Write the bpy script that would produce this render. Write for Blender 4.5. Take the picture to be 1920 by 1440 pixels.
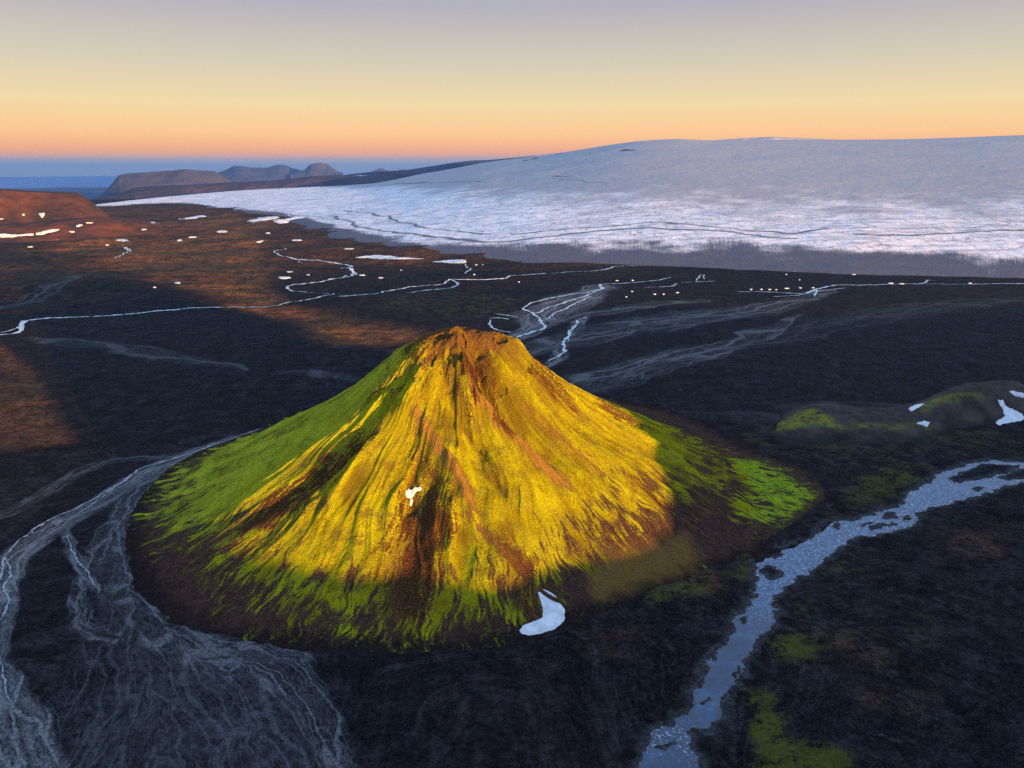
import bpy, math
import numpy as np

S = bpy.context.scene
for o in list(bpy.data.objects): bpy.data.objects.remove(o)

# ------------------------------------------------------------------ camera, sky, sun, exposure
H = 355.0                                   # height of the viewpoint above the plain, metres
F = 1423.0                                  # focal length in photo pixels (1920 wide)
PITCH = math.radians(16.15)
cam_d = bpy.data.cameras.new('camera'); cam = bpy.data.objects.new('camera', cam_d)
S.collection.objects.link(cam); S.camera = cam
cam.location = (0, 0, H); cam.rotation_euler = (math.pi/2 - PITCH, 0, 0)
cam_d.sensor_width = 36; cam_d.lens = 36*F/1920
cam_d.clip_start = 1; cam_d.clip_end = 400000

SUN_EL, SUN_AZ = math.radians(3.0), 41.0    # shadows run 41 deg left of straight ahead
LDIR = np.array([-math.sin(math.radians(SUN_AZ)), math.cos(math.radians(SUN_AZ))])   # the way the light travels, in plan
VDIR = np.array([LDIR[1], -LDIR[0]])
sun_d = bpy.data.lights.new('sun', 'SUN'); sun = bpy.data.objects.new('sun', sun_d)
S.collection.objects.link(sun)
sun_d.energy = 5.0; sun_d.angle = math.radians(0.45); sun_d.color = (1.0, 0.50, 0.10)
from mathutils import Vector
sun.rotation_euler = Vector((-LDIR[0]*math.cos(SUN_EL), -LDIR[1]*math.cos(SUN_EL), math.sin(SUN_EL))).to_track_quat('Z', 'Y').to_euler()

W = bpy.data.worlds.new('World'); S.world = W; W.use_nodes = True
nt = W.node_tree; nt.nodes.clear()
wo = nt.nodes.new('ShaderNodeOutputWorld'); bg = nt.nodes.new('ShaderNodeBackground')
sky = nt.nodes.new('ShaderNodeTexSky'); sky.sky_type = 'NISHITA'; sky.sun_disc = False
sky.sun_elevation = SUN_EL; sky.sun_rotation = math.radians(180-SUN_AZ); sky.ozone_density = 4; sky.dust_density = 1
tc = nt.nodes.new('ShaderNodeTexCoord'); sp = nt.nodes.new('ShaderNodeSeparateXYZ')
nt.links.new(tc.outputs['Generated'], sp.inputs[0])
ramp = nt.nodes.new('ShaderNodeValToRGB')
mr = nt.nodes.new('ShaderNodeMapRange'); mr.inputs[1].default_value = 0.0; mr.inputs[2].default_value = 0.6
nt.links.new(sp.outputs['Z'], mr.inputs[0]); nt.links.new(mr.outputs[0], ramp.inputs[0])
def lin(c): return tuple(((v/255+0.055)/1.055)**2.4 if v > 10 else v/255/12.92 for v in c) + (1,)
WS = 0.355
SKY = [(0.0, (150,158,178)), (0.006, (200,175,158)), (0.022, (248,168,116)), (0.06, (250,194,128)), (0.115, (233,207,154)), (0.19, (205,193,168)), (0.30, (169,165,173)),
       (0.5, (160,182,215)), (1.0, (165,196,245))]
cr = ramp.color_ramp
while len(cr.elements) < len(SKY): cr.elements.new(0.5)
for e, (p, c) in zip(cr.elements, SKY): e.position = p; e.color = lin(c)
mx = nt.nodes.new('ShaderNodeMix'); mx.data_type = 'RGBA'; mx.blend_type = 'ADD'; mx.inputs[0].default_value = 1.0
sc1 = nt.nodes.new('ShaderNodeMix'); sc1.data_type = 'RGBA'; sc1.blend_type = 'MULTIPLY'; sc1.inputs[0].default_value = 1.0
sc2 = nt.nodes.new('ShaderNodeMix'); sc2.data_type = 'RGBA'; sc2.blend_type = 'MULTIPLY'; sc2.inputs[0].default_value = 1.0
nt.links.new(ramp.outputs[0], sc1.inputs[6]); sc1.inputs[7].default_value = (WS/0.1,)*3 + (1,)
nt.links.new(sky.outputs[0], sc2.inputs[6]); sc2.inputs[7].default_value = (0.06, 0.06, 0.06, 1)
nt.links.new(sc1.outputs[2], mx.inputs[6]); nt.links.new(sc2.outputs[2], mx.inputs[7])
nt.links.new(mx.outputs[2], bg.inputs[0]); bg.inputs[1].default_value = 0.1
nt.links.new(bg.outputs[0], wo.inputs[0])

S.view_settings.view_transform = 'Standard'; S.view_settings.look = 'None'
S.view_settings.exposure = 1.7; S.view_settings.gamma = 1.0
S.render.engine = 'CYCLES'; S.cycles.use_denoising = False
S.cycles.volume_bounces = 1; S.cycles.max_bounces = 4; S.cycles.diffuse_bounces = 2

# ------------------------------------------------------------------ numeric helpers
cp, sp_ = math.cos(PITCH), math.sin(PITCH)
def ray(px, py):
    px = np.asarray(px, float); py = np.asarray(py, float)
    r = (px-960)/F; u = (720-py)/F
    return r, cp + u*sp_, -sp_ + u*cp        # x, y, z per unit depth
def unp(px, py, z=0.0):
    x, y, zz = ray(px, py); t = (z-H)/zz
    return np.stack([x*t, y*t], -1)
def sm(a, b, x):
    t = np.clip((x-a)/(b-a), 0, 1); return t*t*(3-2*t)
_rs = np.random.RandomState(7); _perm = _rs.permutation(4096).astype(np.int32); _ang = _rs.rand(4096)*2*math.pi
_gx = np.cos(_ang).astype(np.float32); _gy = np.sin(_ang).astype(np.float32)
from concurrent.futures import ThreadPoolExecutor
_TP = ThreadPoolExecutor(4)
def _pn(x, y, seed):
    fxi = np.floor(x); fyi = np.floor(y); fx = (x-fxi).astype(np.float32); fy = (y-fyi).astype(np.float32)
    ix = fxi.astype(np.int32); iy = fyi.astype(np.int32)+seed*37
    u = fx*fx*fx*(fx*(fx*6-15)+10); v = fy*fy*fy*(fy*(fy*6-15)+10)
    p0 = _perm[(ix+seed*101) & 4095]; p1 = _perm[(ix+1+seed*101) & 4095]
    def g(p, a, b):
        k = _perm[(p+iy+b) & 4095]; return _gx[k]*(fx-a) + _gy[k]*(fy-b)
    lo = g(p0,0,0); lo += (g(p1,1,0)-lo)*u; hi = g(p0,0,1); hi += (g(p1,1,1)-hi)*u
    return lo+(hi-lo)*v
def pn(x, y, seed=0):
    x, y = np.broadcast_arrays(np.asarray(x, float), np.asarray(y, float)); sh = x.shape
    if x.size < 60000: return _pn(x, y, seed).astype(float)
    xs = np.array_split(x.ravel(), 16); ys = np.array_split(y.ravel(), 16)
    return np.concatenate(list(_TP.map(lambda a: _pn(a[0], a[1], seed), zip(xs, ys)))).reshape(sh).astype(float)
def fbm(x, y, o=4, seed=0, gain=.5):
    s = 0; a = 1
    for i in range(o):
        s = s + a*pn(x*2**i+i*17.3, y*2**i-i*9.1, seed+i*31); a *= gain
    return s
def ridged(x, y, o=3, seed=0):
    s = 0; a = 1
    for i in range(o):
        s = s + a*(1-2.2*np.abs(pn(x*2**i+i*7.7, y*2**i, seed+i*13))); a *= .5
    return s/1.6
def polyd(x, y, P, R=None):
    if R is not None and x.size > 5000:
        Q = np.asarray(P, float); lo = Q.min(0)-R; hi = Q.max(0)+R; m = (x > lo[0]) & (x < hi[0]) & (y > lo[1]) & (y < hi[1])
        out = [np.full(x.shape, 1e9), np.zeros(x.shape), np.ones(x.shape), np.zeros(x.shape)]
        if m.any():
            for o_, r_ in zip(out, polyd(x[m], y[m], P)): o_[m] = r_
        return out
    return polyd_(x, y, P)
def polyd_(x, y, P):
    """distance to a polyline, arc length along it, signed side, interpolated index"""
    P = np.asarray(P, float); best = np.full(x.shape, 1e18); s = np.zeros(x.shape); idx = np.zeros(x.shape); sd = np.zeros(x.shape)
    L = 0
    for i in range(len(P)-1):
        a, b = P[i], P[i+1]; d = b-a; l2 = d@d + 1e-9; l = math.sqrt(l2)
        t = np.clip(((x-a[0])*d[0]+(y-a[1])*d[1])/l2, 0, 1)
        ex = x-a[0]-t*d[0]; ey = y-a[1]-t*d[1]; q = ex*ex+ey*ey
        m = q < best
        best = np.where(m, q, best); s = np.where(m, L+t*l, s); idx = np.where(m, i+t, idx)
        sd = np.where(m, np.sign(ex*d[1]-ey*d[0]), sd); L += l
    return np.sqrt(best), s, sd, idx
def sdf(x, y, P):
    """signed distance to a closed outline, positive inside; -1e3 far outside its box"""
    P = np.asarray(P, float); out = np.full(x.shape, -1e3)
    lo = P.min(0); hi = P.max(0); pad = (hi-lo).max()*.25+20
    m = (x > lo[0]-pad) & (x < hi[0]+pad) & (y > lo[1]-pad) & (y < hi[1]+pad)
    if not m.any(): return out
    X = x[m]; Y = y[m]; ins = np.zeros(X.shape, bool)
    Q = np.vstack([P, P[:1]]); d = polyd(X, Y, Q)[0]
    for i in range(len(P)):
        a, b = Q[i], Q[i+1]
        if a[1] == b[1]: continue
        c = ((a[1] > Y) != (b[1] > Y)) & (X < (b[0]-a[0])*(Y-a[1])/(b[1]-a[1])+a[0]); ins ^= c
    out[m] = np.where(ins, d, -d); return out
def crom(P, n=8):
    P = np.asarray(P, float); Q = np.vstack([2*P[0]-P[1], P, 2*P[-1]-P[-2]]); out = []
    t = np.linspace(0, 1, n, endpoint=False)[:, None]
    for i in range(1, len(Q)-2):
        a, b, c, d = Q[i-1], Q[i], Q[i+1], Q[i+2]
        out.append(.5*((2*b)+(-a+c)*t+(2*a-5*b+4*c-d)*t*t+(-a+3*b-3*c+d)*t**3))
    return np.vstack(out+[P[-1:]])
def U(pts, z=0.0):
    p = np.array(pts, float); return unp(p[:, 0], p[:, 1], z)

# ------------------------------------------------------------------ object helpers
def tag(o, label, cat, kind=None, group=None):
    o['label'] = label; o['category'] = cat
    if kind: o['kind'] = kind
    if group: o['group'] = group
    return o
def gridmesh(name, X, Y, Z, mat, attrs=None, wrap=False, keep=None, parent=None):
    n, m = X.shape
    co = np.stack([X, Y, Z], -1).reshape(-1, 3).astype(np.float32)
    idx = np.arange(n*m).reshape(n, m)
    if wrap: idx = np.concatenate([idx, idx[:, :1]], 1)
    a, b, c, d = idx[:-1, :-1], idx[:-1, 1:], idx[1:, 1:], idx[1:, :-1]
    q = np.stack([a, b, c, d], -1).reshape(-1, 4)
    if keep is not None:
        k = keep.reshape(-1)
        q = q[k[q].any(1)]; used = np.unique(q); rem = np.full(n*m, -1); rem[used] = np.arange(len(used))
        q = rem[q]; co = co[used]
    else: used = None
    p0, p1, p2 = co[q[:, 0]], co[q[:, 1]], co[q[:, 2]]
    if len(q) and np.cross(p1-p0, p2-p0)[:, 2].sum() < 0: q = q[:, ::-1]
    me = bpy.data.meshes.new(name)
    me.vertices.add(len(co)); me.vertices.foreach_set('co', co.ravel())
    me.loops.add(q.size); me.loops.foreach_set('vertex_index', q.ravel().astype(np.int32))
    me.polygons.add(len(q)); me.polygons.foreach_set('loop_start', np.arange(0, q.size, 4, dtype=np.int32))
    me.polygons.foreach_set('loop_total', np.full(len(q), 4, np.int32))
    me.polygons.foreach_set('use_smooth', np.ones(len(q), bool))
    me.update(calc_edges=True)
    for k, v in (attrs or {}).items():
        v = np.asarray(v, np.float32)
        if v.ndim == 2: v = v.reshape(-1); t, key = 'FLOAT', 'value'
        else: v = v.reshape(-1, v.shape[-1]); t, key = ('FLOAT_VECTOR', 'vector') if v.shape[1] == 3 else ('FLOAT_COLOR', 'color')
        if used is not None: v = v[used]
        at = me.attributes.new(k, t, 'POINT'); at.data.foreach_set(key, np.ascontiguousarray(v).ravel())
    me.materials.append(mat)
    o = bpy.data.objects.new(name, me); S.collection.objects.link(o)
    if parent: o.parent = parent
    return o

# ------------------------------------------------------------------ material helpers
class NT:
    def __init__(s, name, rough=.9, spec=.2):
        s.m = bpy.data.materials.new(name); s.m.use_nodes = True; s.t = s.m.node_tree
        s.b = s.t.nodes['Principled BSDF']; s.b.inputs['Roughness'].default_value = rough
        s.b.inputs['Specular IOR Level'].default_value = spec
        s.P = s.t.nodes.new('ShaderNodeTexCoord').outputs['Object']
    def put(s, sock, v):
        if hasattr(v, 'is_output'): s.t.links.new(v, sock)
        elif isinstance(v, (tuple, list)): sock.default_value = tuple(v) + ((1,) if len(v) == 3 and len(sock.default_value) == 4 else ())
        else: sock.default_value = v
    def math(s, op, a, b=0.0, clamp=False):
        n = s.t.nodes.new('ShaderNodeMath'); n.operation = op; n.use_clamp = clamp; s.put(n.inputs[0], a); s.put(n.inputs[1], b); return n.outputs[0]
    def mix(s, f, a, b, mode='MIX'):
        n = s.t.nodes.new('ShaderNodeMix'); n.data_type = 'RGBA'; n.blend_type = mode; n.clamp_factor = True
        s.put(n.inputs[0], f); s.put(n.inputs[6], a); s.put(n.inputs[7], b); return n.outputs[2]
    def ss(s, a, b, x):
        n = s.t.nodes.new('ShaderNodeMapRange'); n.interpolation_type = 'SMOOTHSTEP'
        s.put(n.inputs[0], x); s.put(n.inputs[1], a); s.put(n.inputs[2], b); return n.outputs[0]
    def scale(s, v, k):
        n = s.t.nodes.new('ShaderNodeVectorMath'); n.operation = 'MULTIPLY'; s.put(n.inputs[0], v); s.put(n.inputs[1], k if isinstance(k, tuple) else (k, k, k)); return n.outputs[0]
    def vadd(s, v, w):
        n = s.t.nodes.new('ShaderNodeVectorMath'); n.operation = 'ADD'; s.put(n.inputs[0], v); s.put(n.inputs[1], w); return n.outputs[0]
    def noise(s, v, sc, det=4, rough=.55, col=False, dist=0):
        n = s.t.nodes.new('ShaderNodeTexNoise'); s.put(n.inputs['Vector'], v); n.inputs['Scale'].default_value = sc
        n.inputs['Detail'].default_value = det; n.inputs['Roughness'].default_value = rough; n.inputs['Distortion'].default_value = dist
        return n.outputs['Color' if col else 'Fac']
    def voro(s, v, sc, rnd=1):
        n = s.t.nodes.new('ShaderNodeTexVoronoi'); n.feature = 'DISTANCE_TO_EDGE'; s.put(n.inputs['Vector'], v)
        n.inputs['Scale'].default_value = sc; n.inputs['Randomness'].default_value = rnd; return n.outputs['Distance']
    def attr(s, name):
        n = s.t.nodes.new('ShaderNodeAttribute'); n.attribute_name = name; return n
    def rgba(s, name):
        n = s.attr(name); q = s.t.nodes.new('ShaderNodeSeparateColor'); s.t.links.new(n.outputs['Color'], q.inputs[0])
        return q.outputs[0], q.outputs[1], q.outputs[2], n.outputs['Alpha']
    def bump(s, h, dist, strength=1):
        n = s.t.nodes.new('ShaderNodeBump'); s.put(n.inputs['Height'], h); n.inputs['Distance'].default_value = dist
        n.inputs['Strength'].default_value = strength; s.t.links.new(n.outputs[0], s.b.inputs['Normal'])
    def out(s, c): s.put(s.b.inputs['Base Color'], c); return s.m
    def inv(s, a): return s.math('SUBTRACT', 1.0, a)
    def mul(s, a, b): return s.math('MULTIPLY', a, b)

# ================================================================== THE LAY OF THE LAND (plan coordinates from traced outlines)
# ---- the large cone
CX, CY, H0 = -60.0, 822.0, 172.0
OUTL = [(490,808),(400,838),(330,872),(268,938),(246,1010),(262,1090),(315,1158),(420,1195),(560,1212),(760,1218),(930,1208),(1080,1160),
        (1200,1118),(1310,1085),(1400,1045),(1478,1012),(1558,955),(1590,925),(1530,880),(1420,842)]
_o = U(OUTL); _th = np.arctan2(_o[:,1]-CY, _o[:,0]-CX); _r = np.hypot(_o[:,1]-CY, _o[:,0]-CX)
_th = np.concatenate([_th, np.radians([45, 70, 90, 110, 130])]); _r = np.concatenate([_r, [400, 380, 370, 370, 370]])
_k = np.argsort(_th); _th = _th[_k]; _r = _r[_k]
_tt = np.linspace(-math.pi, math.pi, 721); _rr = np.interp(_tt, np.concatenate([_th-2*math.pi, _th, _th+2*math.pi]), np.tile(_r, 3))
_ker = np.hanning(25); _ker /= _ker.sum(); _rr = np.convolve(np.concatenate([_rr[-61:-1], _rr, _rr[1:61]]), _ker, 'same')[60:-60]
def Rout(th): return np.interp(th, _tt, _rr)
_mt = np.radians([-180, -140, -110, -80, -50, -20, 0, 30, 60, 90, 130, 180]); _mr = [355, 345, 325, 315, 318, 335, 345, 340, 330, 330, 340, 355]
def Rm(th): return np.minimum(np.interp(th, _mt, _mr), .965*Rout(th))
_fu = [0, .06, .13, .21, .32, .43, .55, .72, .85, .95, 1.05, 3]; _fh = [1, .995, .95, .86, .71, .555, .41, .22, .095, .03, 0, 0]
_fx = np.linspace(0, 3, 1201); _fy = np.convolve(np.pad(np.interp(_fx, _fu, _fh), 20, 'edge'), np.hanning(25)/np.hanning(25).sum(), 'same')[20:-20]
def cone0(x, y):
    dx = x-CX; dy = y-CY; r = np.hypot(dx, dy); th = np.arctan2(dy, dx)
    ro = Rout(th)
    sk = np.clip(1-r/ro, -.2, 1)
    return H0*np.interp(r/Rm(th), _fx, _fy) + 14*np.where(sk > 0, np.abs(sk)**1.35, sk*2)
def cast(px, py, hf, t0=300.0, t1=40000.0, n=700):
    """where the sight lines through traced outline points meet the height field hf"""
    px = np.atleast_1d(np.asarray(px, float)); py = np.atleast_1d(np.asarray(py, float))
    x, y, z = ray(px, py); ts = np.geomspace(t0, t1, max(60, n//3))[:, None]
    a = np.full(px.shape, t0); b = np.full(px.shape, t1)
    for k in range(3):
        t = ts if k == 0 else a+(b-a)*np.linspace(0, 1, 13)[:, None]
        below = (H+z*t) <= hf(x*t, y*t); below[-1] = True
        i = np.argmax(below, 0); t = np.broadcast_to(t, below.shape); j = np.arange(len(px))
        b = t[i, j]; a = t[np.maximum(i-1, 0), j]
    return np.stack([x*b, y*b], -1)
def C(pts):
    p = np.array(pts, float); return cast(p[:,0], p[:,1], cone0, 300, 1300, 260)

RIBS = [ # traced line, height (+rib, -gully) along it, half width in metres
 ([(800,668),(778,720),(770,762),(800,800),(838,850),(860,900),(872,950),(895,1012),(960,1068),(1010,1110)], [2,5,7,8,9,9,8,6,4,2], 11),
 ([(855,622),(868,680),(890,730),(940,790),(1000,850),(1060,905)], [3,6,7,7,5,1], 8),
 ([(905,628),(945,675),(1000,740),(1080,815),(1170,880)], [3,6,6,4,1], 8),
 ([(972,655),(1005,690),(1050,725),(1110,770),(1180,812)], [5,5,4,3,1], 7),
 ([(760,648),(735,690),(690,745),(630,800),(560,858),(470,930)], [2,3,4,4,4,2], 12),
 ([(800,690),(760,740),(715,790),(680,850),(650,905),(560,985)], [2,4,4,5,4,1], 12),
 ([(820,650),(846,715),(878,775),(905,850),(950,930)], [-3,-6,-7,-6,-2], 8),
 ([(885,648),(912,710),(965,785),(1030,850)], [-6,-9,-7,-3], 9),
 ([(925,640),(980,705),(1040,760),(1120,825)], [-6,-8,-6,-2], 8),
 ([(780,690),(735,730),(690,775),(655,830),(600,880),(520,940),(420,1010)], [-2,-4,-6,-8,-8,-5,-1], 8),
 ([(745,700),(700,735),(655,790)], [-2,-4,-1], 4),
 ([(612,925),(598,955),(578,985)], [-1,-4,-1], 4),
 ([(1165,885),(1210,918),(1240,948),(1285,978)], [-1,-3,-4,-1], 3.5),
 ([(1060,820),(1140,890),(1220,960)], [1,-2,0], 4),
 ([(880,1000),(930,1045),(985,1090),(1015,1118)], [-2,-5,-6,-3], 9),
 ([(785,800),(778,870),(770,930)], [-2,-4,-4], 6),
 ([(775,930),(775,1000),(775,1080),(780,1160)], [-5,-6,-5,-1], 20),
 ([(700,1000),(690,1080),(650,1150)], [0,2,1], 14),
 ([(845,960),(840,1040),(850,1120)], [4,5,2], 10),
 ([(480,815),(440,845),(390,880),(340,905)], [2,5,5,1], 8),
 ([(500,835),(450,870),(400,895),(330,935)], [-2,-4,-3,-1], 6),
]
RIBS = [(C(p), np.array(a, float), w) for p, a, w in RIBS]
HUM = C([(932,1095)])[0]
PK = C([(862,625), (945,640), (800,645), (893,640), (1075,735)])
def cone(x, y, fine=True):
    z = cone0(x, y); dx = x-CX; dy = y-CY; r = np.hypot(dx, dy); th = np.arctan2(dy, dx); u = r/Rm(th)
    wx = x+6*fbm(x/45, y/45, 2, 5); wy = y+6*fbm(x/45, y/45, 2, 6)
    tp = 1-sm(.80, .97, r/Rout(th))
    for k_, (P, a, w) in enumerate(RIBS):
        a = a*(2.3 if k_ in (1,2,3,6,7,8) else 1.6); w = w*1.2
        d, s, sd, ix = polyd(wx, wy, P, w*3.5)
        amp = np.interp(ix, np.arange(len(a)), a)*tp; e = np.exp(-(d/w)**1.35)
        z = z + amp*e
    z = z - 14*(1-sm(.32, .72, u))
    z = z + 14*np.exp(-((x-HUM[0])**2+(y-HUM[1])**2)/(2*22**2))
    for (px_, py_), a, w in zip(PK, [4, 10, 8, -7, 4], [13, 15, 14, 7, 11]):
        z = z + a*np.exp(-((x-px_)**2+(y-py_)**2)/(2*w*w))
    mid = sm(.05, .25, u)*(1-sm(.85, 1.25, u))*tp*(1+.5*sm(-.9,-.5,th)*(1-sm(.5,1,th)))
    q = th+.11*fbm(x/150, y/150, 3, 11)*sm(0,.3,u)
    z = z + mid*8.0*(ridged(q*5, r/300, 3, 21)-.45)*(.4+.6*sm(.1,.4,u))*(1-.5*sm(.6,1,u)) 
    if fine:
        z = z + mid*1.1*(ridged(q*30, r/110, 3, 33)-.5)*sm(.1,.4,u)*(.3+.9*sm(-.25,.3,fbm(x/70, y/70, 2, 35)))
        z = z + (1-sm(.9,1.4,u))*(.5+.8*(1-sm(.1,.4,u)))*1.1*fbm(x/14, y/14, 4, 41, .6)
        z = z + (1-sm(.14,.42,u))*(4.5*ridged(x/34, y/34, 5, 47)-1.8+1.6*ridged(x/11, y/11, 3, 48)+5*sm(.42,.55,ridged(x/30+5, y/30, 3, 49)))
    return z
def C2(pts):
    p = np.array(pts, float); return cast(p[:,0], p[:,1], cone, 300, 1300, 260)

# ---- the meltwater river on the right
RIV = [(1180,1520),(1199,1440),(1222,1373),(1263,1355),(1304,1324),(1301,1301),(1324,1250),(1350,1219),(1378,1178),(1373,1160),(1407,1132),(1420,1106),(1417,1073),
 (1422,1045),(1436,1034),(1473,1026),(1521,1007),(1545,985),(1560,975),(1599,975),(1633,964),(1661,952),(1687,950),(1698,933),(1709,919),(1743,905),(1754,888),(1788,878),
 (1819,868),(1858,862),(1920,866),(2000,872),(2000,900),(1920,903),(1886,910),(1858,922),(1819,933),(1774,945),(1743,952),(1720,961),(1720,975),(1709,986),(1661,997),
 (1627,1003),(1605,1004),(1577,1023),(1554,1042),(1521,1068),(1498,1082),(1478,1099),(1456,1110),(1445,1130),(1453,1137),(1453,1168),(1422,1188),(1407,1214),(1396,1245),
 (1391,1260),(1355,1306),(1355,1337),(1330,1363),(1283,1368),(1299,1400),(1309,1420),(1304,1440),(1300,1520)]
ISL = [[(1777,895),(1844,868),(1914,871),(1900,882),(1858,893),(1819,900),(1788,905)],[(1867,896),(1914,877),(1960,880),(1960,892),(1900,899)],
 [(1653,967),(1664,957),(1685,961),(1684,969),(1664,974)],[(1694,969),(1706,962),(1709,972),(1701,979)],[(1627,985),(1672,978),(1681,981),(1633,993)],
 [(1557,986),(1568,978),(1582,981),(1574,989)],[(1440,1042),(1456,1034),(1466,1037),(1453,1045)],[(1422,1068),(1436,1057),(1459,1062),(1473,1073),(1453,1085),(1433,1079)],
 [(1609,987),(1633,976),(1639,978),(1619,986)],[(1312,1318),(1320,1303),(1326,1306),(1320,1320)],[(1376,1262),(1384,1243),(1390,1248),(1382,1268)],[(1388,1162),(1394,1152),(1404,1155),(1396,1168)],
 [(1450,1008),(1465,1004),(1476,1008),(1462,1012)],[(1230,1400),(1262,1388),(1275,1392),(1245,1405)],[(1822,916),(1836,910),(1846,914),(1832,920)]]
RIVP = U(RIV); ISLP = [U(i) for i in ISL]
RCL = U([(1250,1480),(1262,1380),(1330,1330),(1355,1250),(1415,1160),(1435,1110),(1470,1065),(1540,1020),(1620,985),(1700,955),(1760,920),(1850,885),(2000,885)])
def riv_sd(x, y):
    wx = x+5.0*fbm(x/13, y/13, 4, 91, .6); wy = y+5.0*fbm(x/13, y/13, 4, 92, .6)
    s = sdf(wx, wy, RIVP)
    m = s > -5
    isl = np.full(x.shape, -1e3)
    for p in ISLP: isl = np.maximum(isl, sdf(wx, wy, p))
    d, al, sd, ix = polyd(x[m], y[m], RCL); br = np.zeros(x.shape)
    up = sm(3.8, 5.2, ix)*(1-.0*ix)
    br[m] = up*(ridged(al/26, d*sd/4.5, 3, 95)-1.02)*6
    r = np.minimum(s, -isl)
    return np.where(m, np.minimum(r, np.where(br > -50, -br+1.5, 99)), s)

# ---- hummocks on the right horizon side and rolling ground
HILLS = {}
def polar(x, y): return np.degrees(np.arctan2(x, y)), np.hypot(x, y)
def px2az(px, py=None):
    x, y, z = ray(px, 720 if py is None else py); return np.degrees(np.arctan2(x, y))
MOOR_LIT = U([(50,462),(110,446),(230,433),(330,412),(440,402),(520,415),(500,460),(520,500),(500,540),(540,570),(620,580),(700,600),(800,610),(800,645),(665,650),(540,606),(420,572),(250,519),(110,478)])  # rust moor; lower edge kept along the cone's shadow, painting the sunlit wedge
def plain(x, y):
    az, d = polar(x, y)
    z = .5*fbm(x/60, y/60, 4, 1)*sm(150, 400, d) + .12*fbm(x/7, y/7, 2, 3)*(1-sm(1200, 2500, d))
    # rolling lava and moss country on the near right bank
    dr, al, sd, ix = polyd(x, y, RCL)
    rb = sm(14, 90, dr)*(sd > 0)*(1-sm(1100, 1500, d))*sm(40, 130, x)
    hz = 20*fbm(x/190+.3, y/190, 2, 52)+7*ridged(x/95, y/95, 4, 53)+2.2*fbm(x/22, y/22, 4, 54, .6)
    z = z + rb*(hz-1)
    # drop from the river bank
    lb = sm(6, 30, dr)*(1-sm(60, 130, dr))*(sd < 0)*(1-sm(900, 1300, d))*sm(60,140,x)
    z = z + lb*2.5*ridged(x/28, y/28, 3, 55)
    # low folds of the moor on the far left
    mo = sm(1500, 2600, d)*(1-sm(6500, 8500, d))*(1-sm(-4, 10, az))
    z = z + mo*(20*fbm(x/700, y/420, 3, 61)+12*ridged(x/420+.15*fbm(x/200,y/200,2,2), y/210, 4, 62)-4)
    z = z + sm(1500, 3000, d)*(1-mo)*1.2*fbm(x/150, y/150, 3, 66)
    z = z - 600*sm(9000, 15500, d)
    s = np.full(x.shape, 1e3); m = (d < 1500) & (x > 20)
    if m.any(): s[m] = riv_sd(x[m], y[m])
    s = np.where(m, s, -1e3)
    bank = sm(-16, 0, s); z = z*(1-bank) - .2*bank
    z = z - 1.7*sm(-1.2, 1.8, s)
    z = np.where(d > 38000, -640, z)
    return z
def coneflat(x, y, z):
    r = np.hypot(x-CX, y-CY); ro = Rout(np.arctan2(y-CY, x-CX)); k = 1-sm(.93, .99, r/ro)
    return z*(1-k) - k*6*(1-sm(.88, .97, r/ro))

def ridge_field(sil, dist, base, wf, wb, flat=0., rough=10., seed=0, depth_noise=0.):
    """a real ridge: crest heights from a traced skyline at the given distance, falling off in front and behind"""
    sil = np.array(sil, float); az = px2az(sil[:,0], sil[:,1]); x, y, z = ray(sil[:,0], sil[:,1])
    D = np.interp(az, *([az, np.full(len(az), float(dist))] if np.isscalar(dist) else [az, np.array(dist, float)]))
    hc = H + z/np.hypot(x, y)*D
    o = np.argsort(az); az = az[o]; hc = hc[o]; D = D[o]
    def f(X, Y):
        a, d = polar(X, Y); h = np.interp(a, az, hc); dd = np.interp(a, az, D)
        dd = dd + depth_noise*pn(a/2.3, 0*a, seed+9)
        t = np.where(d < dd, (dd-d)/wf, (d-dd)/wb)
        t = t + .12*fbm(X/(wf*.5), Y/(wf*.5), 3, seed)*sm(.02, .25, t)
        t = np.clip((t-flat)/(1-flat), 0, 1.2)
        prof = np.clip(1-t, -.2, 1)**1.0 if flat > 0 else np.where(t < 1, .5+.5*np.cos(np.pi*np.clip(t, 0, 1)), -.1)
        prof = np.where(t > 1, -.06, prof)
        e = sm(az[0]-.3, az[0]+.05, a)*(1-sm(az[-1]-.05, az[-1]+.3, a))
        n = rough*(ridged(X/(rough*14), Y/(rough*14), 4, seed+3)-.5)*sm(.03, .2, t)*(1-sm(.85, 1, t))
        return base + ((h-base)*prof+n)*1.0 - (1-e)*60
    return f, az, D
def ridge_obj(name, F_, wf, wb, mat, na, nd, pad=0.4, attrs=None):
    f, az, D = F_
    A = np.linspace(az[0]-pad, az[-1]+pad, na)[None, :]; dd = np.interp(A, az, D)
    T = np.concatenate([np.linspace(-1.25, -.35, nd//3, endpoint=False), np.linspace(-.35, .12, nd//2, endpoint=False), np.linspace(.12, 1.15, nd//6)])[:, None]
    d = dd + np.where(T < 0, T*wf, T*wb)
    X = d*np.sin(np.radians(A)); Y = d*np.cos(np.radians(A)); Z = f(X, Y)
    return gridmesh(name, X, Y, Z, mat, attrs(X, Y, Z) if attrs else None)

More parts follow.
